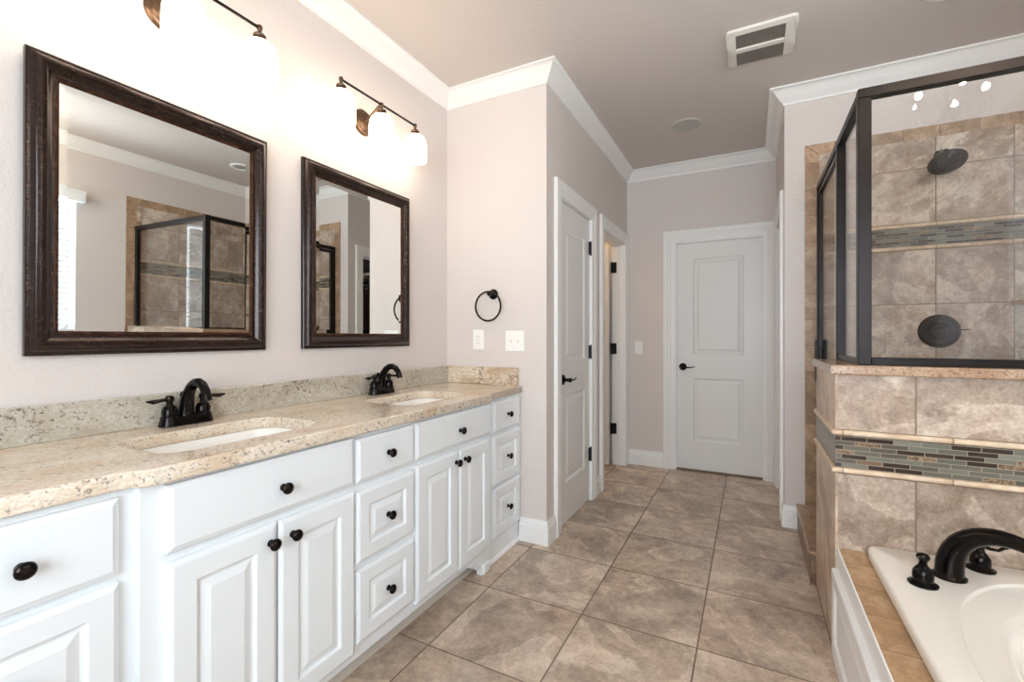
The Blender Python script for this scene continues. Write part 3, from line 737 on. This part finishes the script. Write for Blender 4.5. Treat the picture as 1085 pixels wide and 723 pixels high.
def sink(label, y0, y1):
    r = thing('sink', label, 'sink', ((SX0 + SX1) / 2, (y0 + y1) / 2, 0.72))
    b = MB(); rows = []
    for ins, z in ((-0.022, 0.852), (-0.022, 0.8665), (-0.004, 0.8665), (0.0, 0.860), (0.004, 0.845), (0.012, 0.78), (0.030, 0.735), (0.060, 0.720), (0.105, 0.714)):
        rows.append([(x, y, z) for x, y in rrect(SX0 + ins, SX1 - ins, y0 + ins, y1 - ins, max(0.012, 0.07 - 0.2 * max(0, ins)))])
    lo = [(x, y, 0.705) for x, y in rrect(SX0 + 0.105, SX1 - 0.105, y0 + 0.105, y1 - 0.105, 0.02)]
    rows.append([(x, y, 0.714) for x, y in rrect(SX0 + 0.115, SX1 - 0.115, y0 + 0.14, y1 - 0.14, 0.012)])
    b.grid(rows, close_u=True, cap1=True)
    outr = [(-0.022, 0.852), (0.0, 0.77), (0.03, 0.715), (0.09, 0.700)]
    b.grid([[(x, y, z) for x, y in rrect(SX0 + i, SX1 - i, y0 + i, y1 - i, max(0.012, 0.07 - 0.2 * max(0, i)))] for i, z in outr], close_u=True, cap1=True)
    b.build('basin', PORC, r, True, 0.8)
    b = MB(); b.lathe([(0.022, 0.7145), (0.022, 0.718), (0.016, 0.7175), (0.014, 0.720), (0.001, 0.7215)], Matrix.Translation(((SX0 + SX1) / 2, (y0 + y1) / 2, 0)), 24); b.build('drain', ORB, r, True)
    return r
sink('white undermount basin farther from the towel ring wall, below the mirror showing the blind', *S1)
sink('white undermount basin closer to the brown-veined granite side splash', *S2)

# centerset faucets
def faucet_parts(r, X, Y):
    Z = ZC1 + 0.0006
    b = MB(); rows = []
    def stad(L, w, z):
        out = []
        for k in range(25): a = -math.pi / 2 + math.pi * k / 24; out.append((X + w * math.sin(a) * -1, Y + L + w * math.cos(a), z))
        for k in range(25): a = math.pi / 2 + math.pi * k / 24; out.append((X + w * math.sin(a) * -1, Y - L + w * math.cos(a), z))
        return out
    for w, z in ((0.030, Z), (0.030, Z + 0.008), (0.026, Z + 0.020), (0.0245, Z + 0.026), (0.022, Z + 0.029)): rows.append(stad(0.051, w, z))
    b.grid(rows, close_u=True, cap0=True, cap1=True); b.build('base_plate', ORB, r, True, 0.5)
    sp = [(X - 0.004, Y, Z + 0.024), (X - 0.003, Y, Z + 0.050), (X + 0.003, Y, Z + 0.080), (X + 0.014, Y, Z + 0.106), (X + 0.030, Y, Z + 0.126), (X + 0.050, Y, Z + 0.138), (X + 0.072, Y, Z + 0.140), (X + 0.092, Y, Z + 0.132), (X + 0.108, Y, Z + 0.116), (X + 0.117, Y, Z + 0.096), (X + 0.120, Y, Z + 0.084)]
    rad = [0.024, 0.0215, 0.0195, 0.018, 0.0165, 0.0155, 0.0148, 0.0142, 0.0138, 0.0135, 0.0140]
    b = MB(); b.tube(sp, rad, 16); b.build('spout', ORB, r, True, 0.8)
    b = MB(); b.tube([(X - 0.026, Y, Z + 0.026), (X - 0.026, Y, Z + 0.088)], 0.003, 8); b.lathe([(0.003, 0), (0.0075, 0.006), (0.0075, 0.016), (0.003, 0.022)], Matrix.Translation((X - 0.026, Y, Z + 0.084)), 12); b.build('lift_rod', ORB, r, True)
    for sy in (-1, 1):
        yc = Y + 0.051 * sy
        b = MB(); b.lathe([(0.026, 0.022), (0.026, 0.028), (0.022, 0.034), (0.0225, 0.050), (0.018, 0.062), (0.010, 0.068), (0.009, 0.076), (0.012, 0.082), (0.013, 0.090), (0.010, 0.097), (0.003, 0.100)], Matrix.Translation((X, yc, Z)), 24)
        h = b.build('handle', ORB, r, True, 0.6)
        b = MB(); b.tube([(X, yc, Z + 0.088), (X + 0.004, yc + sy * 0.028, Z + 0.086), (X + 0.008, yc + sy * 0.050, Z + 0.084), (X + 0.010, yc + sy * 0.068, Z + 0.087)], [0.006, 0.0055, 0.0115, 0.005], 10, True, [1, 1, 0.7, 0.6]); b.build('lever', ORB, h, True)
def faucet(label, X, Y):
    r = thing('faucet', label, 'faucet', (X, Y, ZC1)); faucet_parts(r, X, Y); return r
faucet('dark bronze two-handle faucet farther from the towel ring wall', -1.668, 0.850)
faucet('dark bronze two-handle faucet closer to the towel ring and side splash', -1.668, 1.760)

# ================================================================== MIRRORS, LIGHTS, WALL FITTINGS
def mirror(label, yc, zb, hh, ww, yaw=0.0, tilt=0.0):
    r = thing('wall_mirror', label, 'mirror', (XV + 0.002 + abs(yaw) * ww / 2, yc, zb), 'matching framed mirrors')
    r.rotation_euler = (0, tilt, yaw)
    w = ww / 2
    mp = lambda s, t, d: (d, s, t)
    fp = [(0, 0), (0, 0.014), (0.003, 0.017), (0.009, 0.018), (0.011, 0.021), (0.015, 0.028), (0.021, 0.0325), (0.028, 0.034), (0.035, 0.032), (0.042, 0.026), (0.047, 0.020), (0.052, 0.0175), (0.057, 0.0175), (0.0575, 0.012), (0.0575, 0)]
    path = [(-w, 0), (w, 0), (w, hh), (-w, hh)]
    b = MB(); b.sweep(fp, path, mp, True); b.build('frame', FRAME, r, True, 0.45, local=True)
    lp = [(0.0575, 0.002), (0.0575, 0.0165), (0.060, 0.0175), (0.0625, 0.0165), (0.0635, 0.0145), (0.066, 0.0140), (0.068, 0.0125), (0.069, 0.002)]
    b = MB(); b.sweep(lp, path, mp, True); o = b.build('frame_lip', COPPER, r, True, 0.5, local=True); o['label'] = 'worn copper inner lip'
    i = 0.064
    b = MB(); b.loops(-w + i, w - i, i, hh - i, [(0, 0.0015), (0, 0.0105), (0.022, 0.0112)], mp); b.face([mp(-w + i, i, 0.0015), mp(-w + i, hh - i, 0.0015), mp(w - i, hh - i, 0.0015), mp(w - i, i, 0.0015)]); b.build('mirror_glass', MIRROR, r, local=True)
    return r
mirror('bronze framed mirror reflecting the window blind and the shower glass corner', 0.8195, 1.143, 0.828, 0.687, 0.0100, 0.0092)
mirror('bronze framed mirror reflecting the towel ring and the closet doorway', 1.682, 1.143, 0.834, 0.695)

def vanity_light(label, yc):
    r = thing('vanity_light', label, 'wall light', (XV, yc, 2.27))
    R = Matrix.Translation((XV, yc + 0.012, 2.272)) @ Matrix.Rotation(math.pi / 2, 4, 'Y')
    b = MB(); b.lathe([(0.064, 0), (0.064, 0.006), (0.058, 0.013), (0.048, 0.015), (0.044, 0.020), (0.026, 0.024), (0.010, 0.026)], R, 36); b.build('backplate', FIXM, r, True, 0.5)
    XB, ZB = -1.594, 2.326
    b = MB(); b.tube([(XV + 0.022, yc, 2.272), (XV + 0.05, yc, 2.276), (XV + 0.085, yc, 2.30), (XB - 0.018, yc, 2.322), (XB, yc, ZB)], 0.007, 10); b.build('arm', FIXM, r, True)
    b = MB(); b.tube([(XB, yc - 0.255, ZB), (XB, yc + 0.255, ZB)], 0.0055, 10); b.build('crossbar', ORBF, r, True)
    for dy in (-0.25, 0.0, 0.25):
        M = Matrix.Translation((XB, yc + dy, ZB))
        b = MB(); b.lathe([(0.002, 0.012), (0.008, 0.009), (0.010, 0.0), (0.008, -0.009), (0.006, -0.013), (0.006, -0.020), (0.018, -0.024), (0.022, -0.030), (0.020, -0.036), (0.014, -0.038), (0.024, -0.044), (0.026, -0.050), (0.024, -0.055)], M, 24); h = b.build('holder', FIXM, r, True, 0.6)
        b = MB(); b.lathe([(0.024, -0.050), (0.038, -0.056), (0.050, -0.068), (0.057, -0.086), (0.060, -0.110), (0.061, -0.150), (0.0605, -0.188), (0.057, -0.190), (0.052, -0.150)], M, 32); b.build('shade', SHADEM, h, True, 0.8)
    return r
vanity_light('lit three-shade bronze vanity light cut by the top edge, above the first mirror', 0.806)
vanity_light('lit three-shade bronze vanity light wholly in view, above the second mirror', 1.682)

# towel ring
tr = thing('towel_ring', 'dark bronze towel ring on the wall above the outlet and switch plate', 'towel ring', (-1.386, YE, 1.453))
Rw = Matrix.Translation((-1.386, YE, 1.453)) @ Matrix.Rotation(math.pi / 2, 4, 'X')
b = MB(); b.lathe([(0.031, 0), (0.031, 0.006), (0.026, 0.012), (0.015, 0.016), (0.011, 0.022), (0.010, 0.040), (0.014, 0.044), (0.014, 0.058), (0.010, 0.062), (0.002, 0.064)], Rw, 28); b.build('post', ORB, tr, True, 0.6)
b = MB(); b.ring((-1.396, YE - 0.051, 1.378), 0.087, 0.0058, Matrix.Rotation(math.pi / 2, 3, 'X').to_4x4()); b.build('ring', ORB, tr, True, 2.0)

# outlet and switches
def plate(name, label, cat, mp, w, h, inner):
    r = thing(name, label, cat, mp(0, 0, 0))
    b = MB(); b.loops(-w / 2, w / 2, -h / 2, h / 2, [(0, 0), (0, 0.003), (0.003, 0.006)], mp); b.build('cover_plate', PLASTIC, r)
    inner(r, mp); return r
ew = lambda cx, cz: (lambda s, t, d: (cx + s, YE - d, cz + t))
def gfci(r, mp):
    b = MB(); b.loops(-0.0165, 0.0165, -0.034, 0.034, [(0, 0.005), (0.0005, 0.009), (0.001, 0.009)], mp); o = b.build('receptacle', PLASTIC, r)
    for t in (-0.020, 0.020):
        for s in (-0.006, 0.006):
            b = MB(); b.loops(s - 0.001, s + 0.001, t - 0.004, t + 0.004, [(0, 0.0088), (0, 0.0094)], mp); b.build('slot', DARK, o)
    for s in (-0.006, 0.006):
        b = MB(); b.loops(s - 0.005, s + 0.005, -0.004, 0.004, [(0, 0.0088), (0.0005, 0.0105)], mp); b.build('test_button', IVORY, o)
plate('outlet', 'white electrical outlet plate under the towel ring', 'outlet', ew(-1.493, 1.176), 0.078, 0.124, gfci)
def toggles(n):
    def f(r, mp):
        for k in range(n):
            s = (k - (n - 1) / 2) * 0.046
            b = MB(); b.loops(s - 0.005, s + 0.005, -0.012, 0.012, [(0, 0.005), (0.0005, 0.0068)], mp); o = b.build('toggle_slot', IVORY, r)
            b = MB(); b.prism([(0.005, -0.004), (0.015, 0.004), (0.015, 0.009), (0.005, 0.006)], s - 0.0035, s + 0.0035, lambda d, t, q: mp(q, t, d)); b.build('toggle', PLASTIC, o)
    return f
plate('light_switch', 'white double light switch plate beside the outlet on the vanity end wall', 'switch', ew(-1.241, 1.169), 0.124, 0.124, toggles(2))
plate('light_switch', 'white single light switch plate at the end of the hall beside the closed far door', 'switch', lambda s, t, d: (-0.927 + s, YF - d, 1.094 + t), 0.072, 0.120, toggles(1))

# ================================================================== CEILING FITTINGS
fan = thing('exhaust_fan', 'white rectangular ceiling exhaust fan with two smoky openings', 'exhaust fan', (0.05, 2.72, H))
b = MB(); fx0, fx1, fy0, fy1 = -0.112, 0.206, 2.555, 2.888
def fbar(poly, dz=0.0):
    """plan outline in x, y; underside bowed downwards towards the middle of the fan"""
    b.prism(poly, -0.013 - dz, 0.0, lambda x, y, d: (x, y, H + (d - 0.016 * math.sin(math.pi * max(0.0, min(1.0, (y - fy0) / (fy1 - fy0)))) ** 0.8 if d < -0.001 else 0.0)))
def side(x0, x1, r=0.022, n=14):
    """side bar with its two outer corners rounded; x0 is the outer edge"""
    sg = 1 if x1 > x0 else -1; P = [(x1, fy0)]
    for k in range(7):
        a = math.pi / 2 * k / 6; P.append((x0 + sg * r * (1 - math.sin(a)), fy0 + r * (1 - math.cos(a))))
    P += [(x0, fy0 + r + (fy1 - fy0 - 2 * r) * k / n) for k in range(1, n)]
    for k in range(7):
        a = math.pi / 2 * k / 6; P.append((x0 + sg * r * (1 - math.cos(a)), fy1 - r * (1 - math.sin(a))))
    P += [(x1, fy1 - (fy1 - fy0) * k / n) for k in range(n)]
    return P
fbar(side(fx0, fx0 + 0.044)); fbar(side(fx1, fx1 - 0.052))
xa, xb = fx0 + 0.042, fx1 - 0.050
def cross(ya, yb): return [(xa, ya), (xb, ya), (xb, (ya + yb) / 2), (xb, yb), (xa, yb), (xa, (ya + yb) / 2)]
fbar(cross(fy0, fy0 + 0.030)); fbar(cross(fy0 + 0.146, fy0 + 0.176))
b.build('grille_frame', IVORY, fan)
b = MB(); 
b.prism([(fy0 + 0.02, -0.012), (fy0 + 0.16, -0.020), (fy1 - 0.04, -0.016), (fy1 - 0.004, -0.010), (fy1 - 0.002, -0.002), (fy0 + 0.02, -0.002)], fx0 + 0.03, fx1 - 0.03, lambda s, t, d: (d, s, H + t)); b.build('lens', GREYP, fan)
sp_ = thing('ceiling_speaker', 'flush round grey disc in the hall ceiling', 'ceiling speaker', (-0.416, 3.54, H))
b = MB(); b.lathe([(0.108, 0), (0.108, -0.004), (0.102, -0.007), (0.094, -0.006)], Matrix.Translation((-0.416, 3.54, H)), 40); b.build('rim', plain('speaker_grey', lin(196, 196, 188), 0.6), sp_, True)
b = MB(); b.lathe([(0.095, -0.001), (0.095, -0.0065), (0.05, -0.008), (0.001, -0.0085)], Matrix.Translation((-0.416, 3.54, H)), 40); b.build('grille', plain('speaker_grille_grey', lin(186, 187, 180), 0.7), sp_, True)
cl = thing('recessed_light', 'unlit recessed ceiling light with white trim over the shower, seen in the first mirror', 'ceiling light', (0.79, 2.675, H))
b = MB(); b.lathe([(0.098, 0), (0.098, -0.004), (0.090, -0.009), (0.070, -0.009), (0.064, -0.002), (0.064, 0)], Matrix.Translation((0.79, 2.675, H)), 36); b.build('trim_ring', PLASTIC, cl, True)
b = MB(); b.lathe([(0.063, -0.001), (0.063, -0.003), (0.03, -0.004), (0.001, -0.004)], Matrix.Translation((0.79, 2.675, H)), 36); b.build('lens', plain('unlit_lens', lin(150, 150, 146), 0.4), cl, True)
gl = thing('ceiling_globe', 'warm lit ceiling globe in the small room behind the open hall door', 'ceiling light', (-1.75, 3.85, H))
b = MB(); b.lathe([(0.10, 0), (0.10, -0.02), (0.09, -0.025)], Matrix.Translation((-1.75, 3.85, H)), 28); b.build('canopy', IVORY, gl, True)
b = MB(); b.lathe([(0.085, -0.022), (0.12, -0.05), (0.12, -0.085), (0.08, -0.12), (0.001, -0.135)], Matrix.Translation((-1.75, 3.85, H)), 28); b.build('globe', WARML, gl, True)
gl = thing('ceiling_globe', 'added unseen fill globe brightening the clothes closet off the hall', 'ceiling light', (0.80, 4.15, H))  # fill lamp added out of view to lift the dark closet
b = MB(); b.lathe([(0.10, 0), (0.10, -0.02), (0.09, -0.025)], Matrix.Translation((0.80, 4.15, H)), 28); b.build('canopy', IVORY, gl, True)
b = MB(); b.lathe([(0.085, -0.022), (0.12, -0.05), (0.12, -0.085), (0.08, -0.12), (0.001, -0.135)], Matrix.Translation((0.80, 4.15, H)), 28); b.build('globe', CLOSET_FILL, gl, True)

# ================================================================== TUB
TR_X0, TR_X1, TR_Y0, TR_Y1 = 0.368, XW - 0.012, 0.36, 2.062
ZR = 0.447
tub = thing('bathtub', 'white drop-in bathtub with an oval basin beside the tiled half wall', 'bathtub', (0.88, 1.2, 0.0))
b = MB(); cx, cy = (TR_X0 + TR_X1) / 2, (TR_Y0 + TR_Y1) / 2; NA = 360
def rectpt(a, m):
    return sup(a, (TR_X1 - TR_X0) / 2 - m, (TR_Y1 - TR_Y0) / 2 - m, 46)
def sup(a, A, B, p):
    c, s_ = math.cos(a), math.sin(a)
    r = (abs(c / A) ** p + abs(s_ / B) ** p) ** (-1 / p); return (cx + c * r, cy + s_ * r)
angs = sorted({round(2 * math.pi * k / NA, 6) for k in range(NA)} | {round(math.atan2(yy - cy, xx - cx) % (2 * math.pi), 6) for xx in (TR_X0, TR_X1) for yy in (TR_Y0, TR_Y1)})
rows = []
for m, z in ((0.006, 0.30), (0.006, 0.412), (0.0, 0.416), (0.0, ZR - 0.012), (0.003, ZR - 0.004), (0.010, ZR)): rows.append([(*rectpt(a, m), z) for a in angs])
for A, B, p, z in ((0.452, 0.765, 2.4, ZR), (0.444, 0.757, 2.4, ZR - 0.0008), (0.440, 0.753, 2.4, ZR - 0.008), (0.436, 0.749, 2.4, ZR - 0.0095), (0.375, 0.640, 2.5, ZR - 0.011), (0.362, 0.625, 2.5, ZR - 0.019), (0.350, 0.610, 2.5, ZR - 0.035), (0.322, 0.565, 2.6, ZR - 0.16), (0.300, 0.530, 2.7, ZR - 0.27), (0.265, 0.48, 2.8, ZR - 0.33), (0.20, 0.40, 2.8, ZR - 0.345)): rows.append([(*sup(a, A, B, p), z) for a in angs])
b.grid(rows, close_u=True, cap1=True)
b.build('tub_shell', TUBM, tub, True, 0.9)
b = MB(); b.lathe([(0.04, 0), (0.04, 0.006), (0.034, 0.012), (0.001, 0.014)], Matrix.Translation((cx, cy + 0.537, 0.33)) @ Matrix.Rotation(math.pi / 2, 4, 'X'), 28); b.build('overflow_cover', ORB, tub, True)
b = MB(); b.lathe([(0.035, 0.1025), (0.035, 0.106), (0.02, 0.106), (0.001, 0.109)], Matrix.Translation((cx, cy + 0.3, 0)), 28); b.build('drain', ORB, tub, True)
# deck and apron
AX = 0.284
ts = thing('tub_surround', 'white panelled apron with a tan tile deck strip along the tub', 'tub surround', (AX, 1.2, 0))
b = MB(); b.box(AX + 0.004, 0.30, 0.395, TR_X0 + 0.004, PY - 0.001, 0.412, 0.002, 1); o = b.build('deck_tile', DECKT, ts); o['label'] = 'row of tan deck tiles'
b = MB(); b.box(AX, 0.30, 0, AX + 0.018, PY - 0.001, 0.411, 0.002, 1); b.build('apron', WHITE, ts)
for y0, y1 in ((1.42, 2.045), (0.72, 1.36)):
    b = MB(); mp = lambda s, t, d: (AX - d, s, t)
    b.loops(y0, y1, 0.035, 0.342, [(0, 0), (0, 0.016), (0.003, 0.019), (0.050, 0.019), (0.054, 0.016), (0.058, 0.010), (0.066, 0.010), (0.088, 0.015), (0.090, 0.015)], mp); b.build('access_panel', WHITE, ts)
b = MB(); b.prism([(0, 0), (0.012, 0), (0.0105, 0.012), (0, 0.022)], 0.30, PY - 0.001, lambda s, t, d: (AX - s, d, t)); b.build('shoe_moulding', WHITE, ts)
# caulk bead
# tub faucet
tf = thing('tub_faucet', 'black-bronze arched tub spout with two deck handles on the tub rim', 'faucet', (0.55, 1.88, ZR))
dirv = Vector((0.80, -0.60, 0)).normalized()
B0 = Vector((0.548, 1.893, ZR))
pts, rad = [], []
for k in range(19):
    t = k / 18; a = math.pi * 0.86 * t
    h = 0.265 * (1 - math.cos(a)) / 2
    pts.append(B0 + dirv * (h * 0.95 + 0.01 * t) + Vector((0, 0, 0.004 + 0.162 * math.sin(a) ** 0.75)) - Vector((0, 0, 0.0)))
    rad.append(0.036 - 0.019 * min(1, t * 1.25))
pts[0] = B0 + Vector((0, 0, 0.002))
b = MB(); b.tube(pts, rad, 20); b.build('spout', ORB, tf, True, 0.9)
b = MB(); b.lathe([(0.043, 0), (0.043, 0.005), (0.037, 0.010), (0.034, 0.014)], Matrix.Translation(B0), 32); b.build('spout_flange', ORB, tf, True, 0.6)
for (hx, hy, ang, dz) in ((0.462, 1.800, -1.9, 0.0), (0.655, 2.000, -0.25, -0.012)):
    M = Matrix.Translation((hx, hy, ZR))
    b = MB(); b.lathe([(0.037, 0), (0.037, 0.004), (0.030, 0.008), (0.025, 0.012), (0.0265, 0.024), (0.025, 0.038), (0.018, 0.050), (0.011, 0.058), (0.010, 0.068), (0.014, 0.074), (0.017, 0.082), (0.014, 0.090), (0.003, 0.094)], M, 28); h = b.build('handle', ORB, tf, True, 0.6)
    q = Vector((math.cos(ang), math.sin(ang), 0)); c0 = Vector((hx, hy, ZR))
    b = MB(); b.tube([c0 + Vector((0, 0, 0.080)), c0 + q * 0.022 + Vector((0, 0, 0.078 + dz / 2)), c0 + q * 0.040 + Vector((0, 0, 0.084 + dz)), c0 + q * 0.052 + Vector((0, 0, 0.096 + dz)), c0 + q * 0.062 + Vector((0, 0, 0.098 + dz))], [0.008, 0.006, 0.006, 0.0085, 0.006], 10, True, [1, .9, .8, .6, .5]); b.build('lever', ORB, h, True)

# ================================================================== CHANDELIER (over the tub, seen in the shower glass)
CX, CY, CZ = 0.955, 0.93, 2.43
chd = thing('chandelier', 'small crystal chandelier with lit candle bulbs, reflected in the shower glass', 'chandelier', (CX, CY, H))
M0 = Matrix.Translation((CX, CY, 0))
b = MB(); b.lathe([(0.058, H), (0.056, H - 0.012), (0.036, H - 0.028), (0.012, H - 0.036), (0.004, H - 0.045)], M0, 28); b.build('canopy', ORB, chd, True)
b = MB(); b.tube([(CX, CY, H - 0.04), (CX, CY, CZ + 0.10)], 0.005, 8); b.lathe([(0.004, CZ + 0.12), (0.016, CZ + 0.10), (0.022, CZ + 0.06), (0.012, CZ + 0.03), (0.026, CZ), (0.030, CZ - 0.03), (0.014, CZ - 0.06), (0.004, CZ - 0.08)], M0, 20); b.build('stem', ORB, chd, True)
arm0 = can0 = bul0 = None
for k in range(5):
    a = 2 * math.pi * (k + 0.15) / 5; c, s_ = math.cos(a), math.sin(a)
    P = lambda r, z: (r * 1.0, 0, z)
    if arm0 is None:
        b = MB(); b.tube([(0.02, 0, -0.02), (0.06, 0, -0.065), (0.11, 0, -0.06), (0.145, 0, -0.02), (0.15, 0, 0.01)], 0.0045, 8); arm0 = b.build('arm', ORB, chd, True); ar = arm0
        ar.location = (CX, CY, CZ)
        b = MB(); b.lathe([(0.026, 0.008), (0.028, 0.014), (0.012, 0.016), (0.0095, 0.018), (0.0095, 0.070), (0.006, 0.072)], Matrix.Translation((0.15, 0, 0)), 16); can0 = b.build('candle_cup', IVORY, ar, True, local=True)
        b = MB(); b.lathe([(0.006, 0.072), (0.013, 0.080), (0.0155, 0.090), (0.012, 0.102), (0.002, 0.112)], Matrix.Translation((0.15, 0, 0)), 14); bul0 = b.build('bulb', BULBM, ar, True, local=True)
    else:
        ar = inst(arm0, chd, (CX, CY, CZ))
        for q in (can0, bul0):
            o = q.copy(); C.objects.link(o); o.parent = ar
    ar.rotation_euler = (0, 0, a)
cr0 = None
def crystal(p, sc):
    global cr0
    if cr0 is None:
        b = MB(); b.lathe([(0.001, -0.022), (0.009, -0.010), (0.0105, -0.004), (0.006, 0.010), (0.001, 0.018)], None, 8); cr0 = b.build('crystal', CRYSTAL, chd); o = cr0; o.location = p
    else: o = inst(cr0, chd, p)
    sc *= 1.25; o.scale = (sc, sc, sc); o.rotation_euler = (0, 0, random.random() * 3)
for k in range(5):
    a = 2 * math.pi * (k + 0.15) / 5
    for rr, dz, da, sc in ((0.15, -0.035, 0, 1.3), (0.11, -0.095, 0, 1.5), (0.175, -0.005, 0.32, 1.0), (0.175, -0.005, -0.32, 1.0), (0.15, -0.055, 0.63, 1.1), (0.125, -0.10, 0.4, 1.2), (0.10, -0.14, 0.9, 1.3), (0.05, -0.17, 0.2, 1.6), (0.07, -0.115, 0.63, 1.1), (0.045, 0.06, 0, 1.0), (0.075, 0.045, 0.63, 1.0), (0.10, 0.005, 0.5, 0.9), (0.12, 0.0, 0.85, 0.9)):
        crystal((CX + rr * math.cos(a + da), CY + rr * math.sin(a + da), CZ + dz), sc)
crystal((CX, CY, CZ - 0.20), 2.4)

# ================================================================== CLOSET (seen through the second mirror)
b = MB(); b.box(XR + TH, 4.52, 2.02, XW - 0.001, YF + 0.599, 2.045); tag(b.build('closet_shelf', WHITE), 'white closet shelf above the hanging clothes', 'shelf')
b = MB(); b.tube([(XR + TH, 4.68, 1.94), (XW, 4.68, 1.94)], 0.014, 12); tag(b.build('closet_rod', ORBF), 'closet rod holding dark clothes under the shelf', 'rod')
def garment(x, col, label, ln, w=0.20):
    r = thing('hanging_garment', label, 'garment', (x, 4.68, 1.94), None)
    b = MB(); b.tube([(x, 4.68, 1.92), (x, 4.672, 1.957), (x, 4.68, 1.962), (x, 4.695, 1.952)][1:] + [(x, 4.68, 1.90)], 0.0025, 6)
    b.tube([(x, 4.68 - w, 1.83), (x, 4.68, 1.90), (x, 4.68 + w, 1.83)], 0.006, 8); b.build('hanger', plain('white_hanger', lin(224, 222, 216), 0.4), r)
    b = MB(); rows = []
    for (z, hw, th) in ((1.895, 0.05, 0.012), (1.875, 0.10, 0.024), (1.82, w + 0.02, 0.030), (1.70, w + 0.03, 0.034), (1.44, w + 0.01, 0.040), (1.89 - ln, w + 0.02, 0.045)):
        rows.append([(x + th * math.sin(q) * (1 + 0.25 * math.sin(5 * q + z * 9)), 4.68 + hw * math.cos(q), z) for q in [2 * math.pi * k / 28 for k in range(28)]])
    b.grid(rows, close_u=True, cap0=True, cap1=True); b.build('cloth', plain('fabric', col, 0.9), r, True)
garment(1.30, lin(28, 38, 62), 'navy garment on a pale hanger in the closet, seen in the second mirror', 0.85)
garment(1.20, lin(22, 30, 52), 'darker navy garment hanging behind the first one in the closet', 0.95)
garment(1.10, lin(60, 44, 40), 'brown garment hanging among the navy clothes in the closet', 0.80)
garment(1.00, lin(30, 32, 40), 'charcoal garment hanging past the brown one on the closet rod', 0.9)
b = MB(); b.box(1.00, 4.56, 2.047, 1.40, 4.90, 2.40, 0.008); lid = None
bx = tag(b.build('storage_box', plain('black_box', lin(30, 29, 30), 0.6)), 'black storage box on the closet shelf', 'box')
b = MB(); b.box(0.99, 4.55, 2.40, 1.41, 4.91, 2.44, 0.006); b.build('lid', plain('black_lid', lin(40, 38, 38), 0.5), bx)
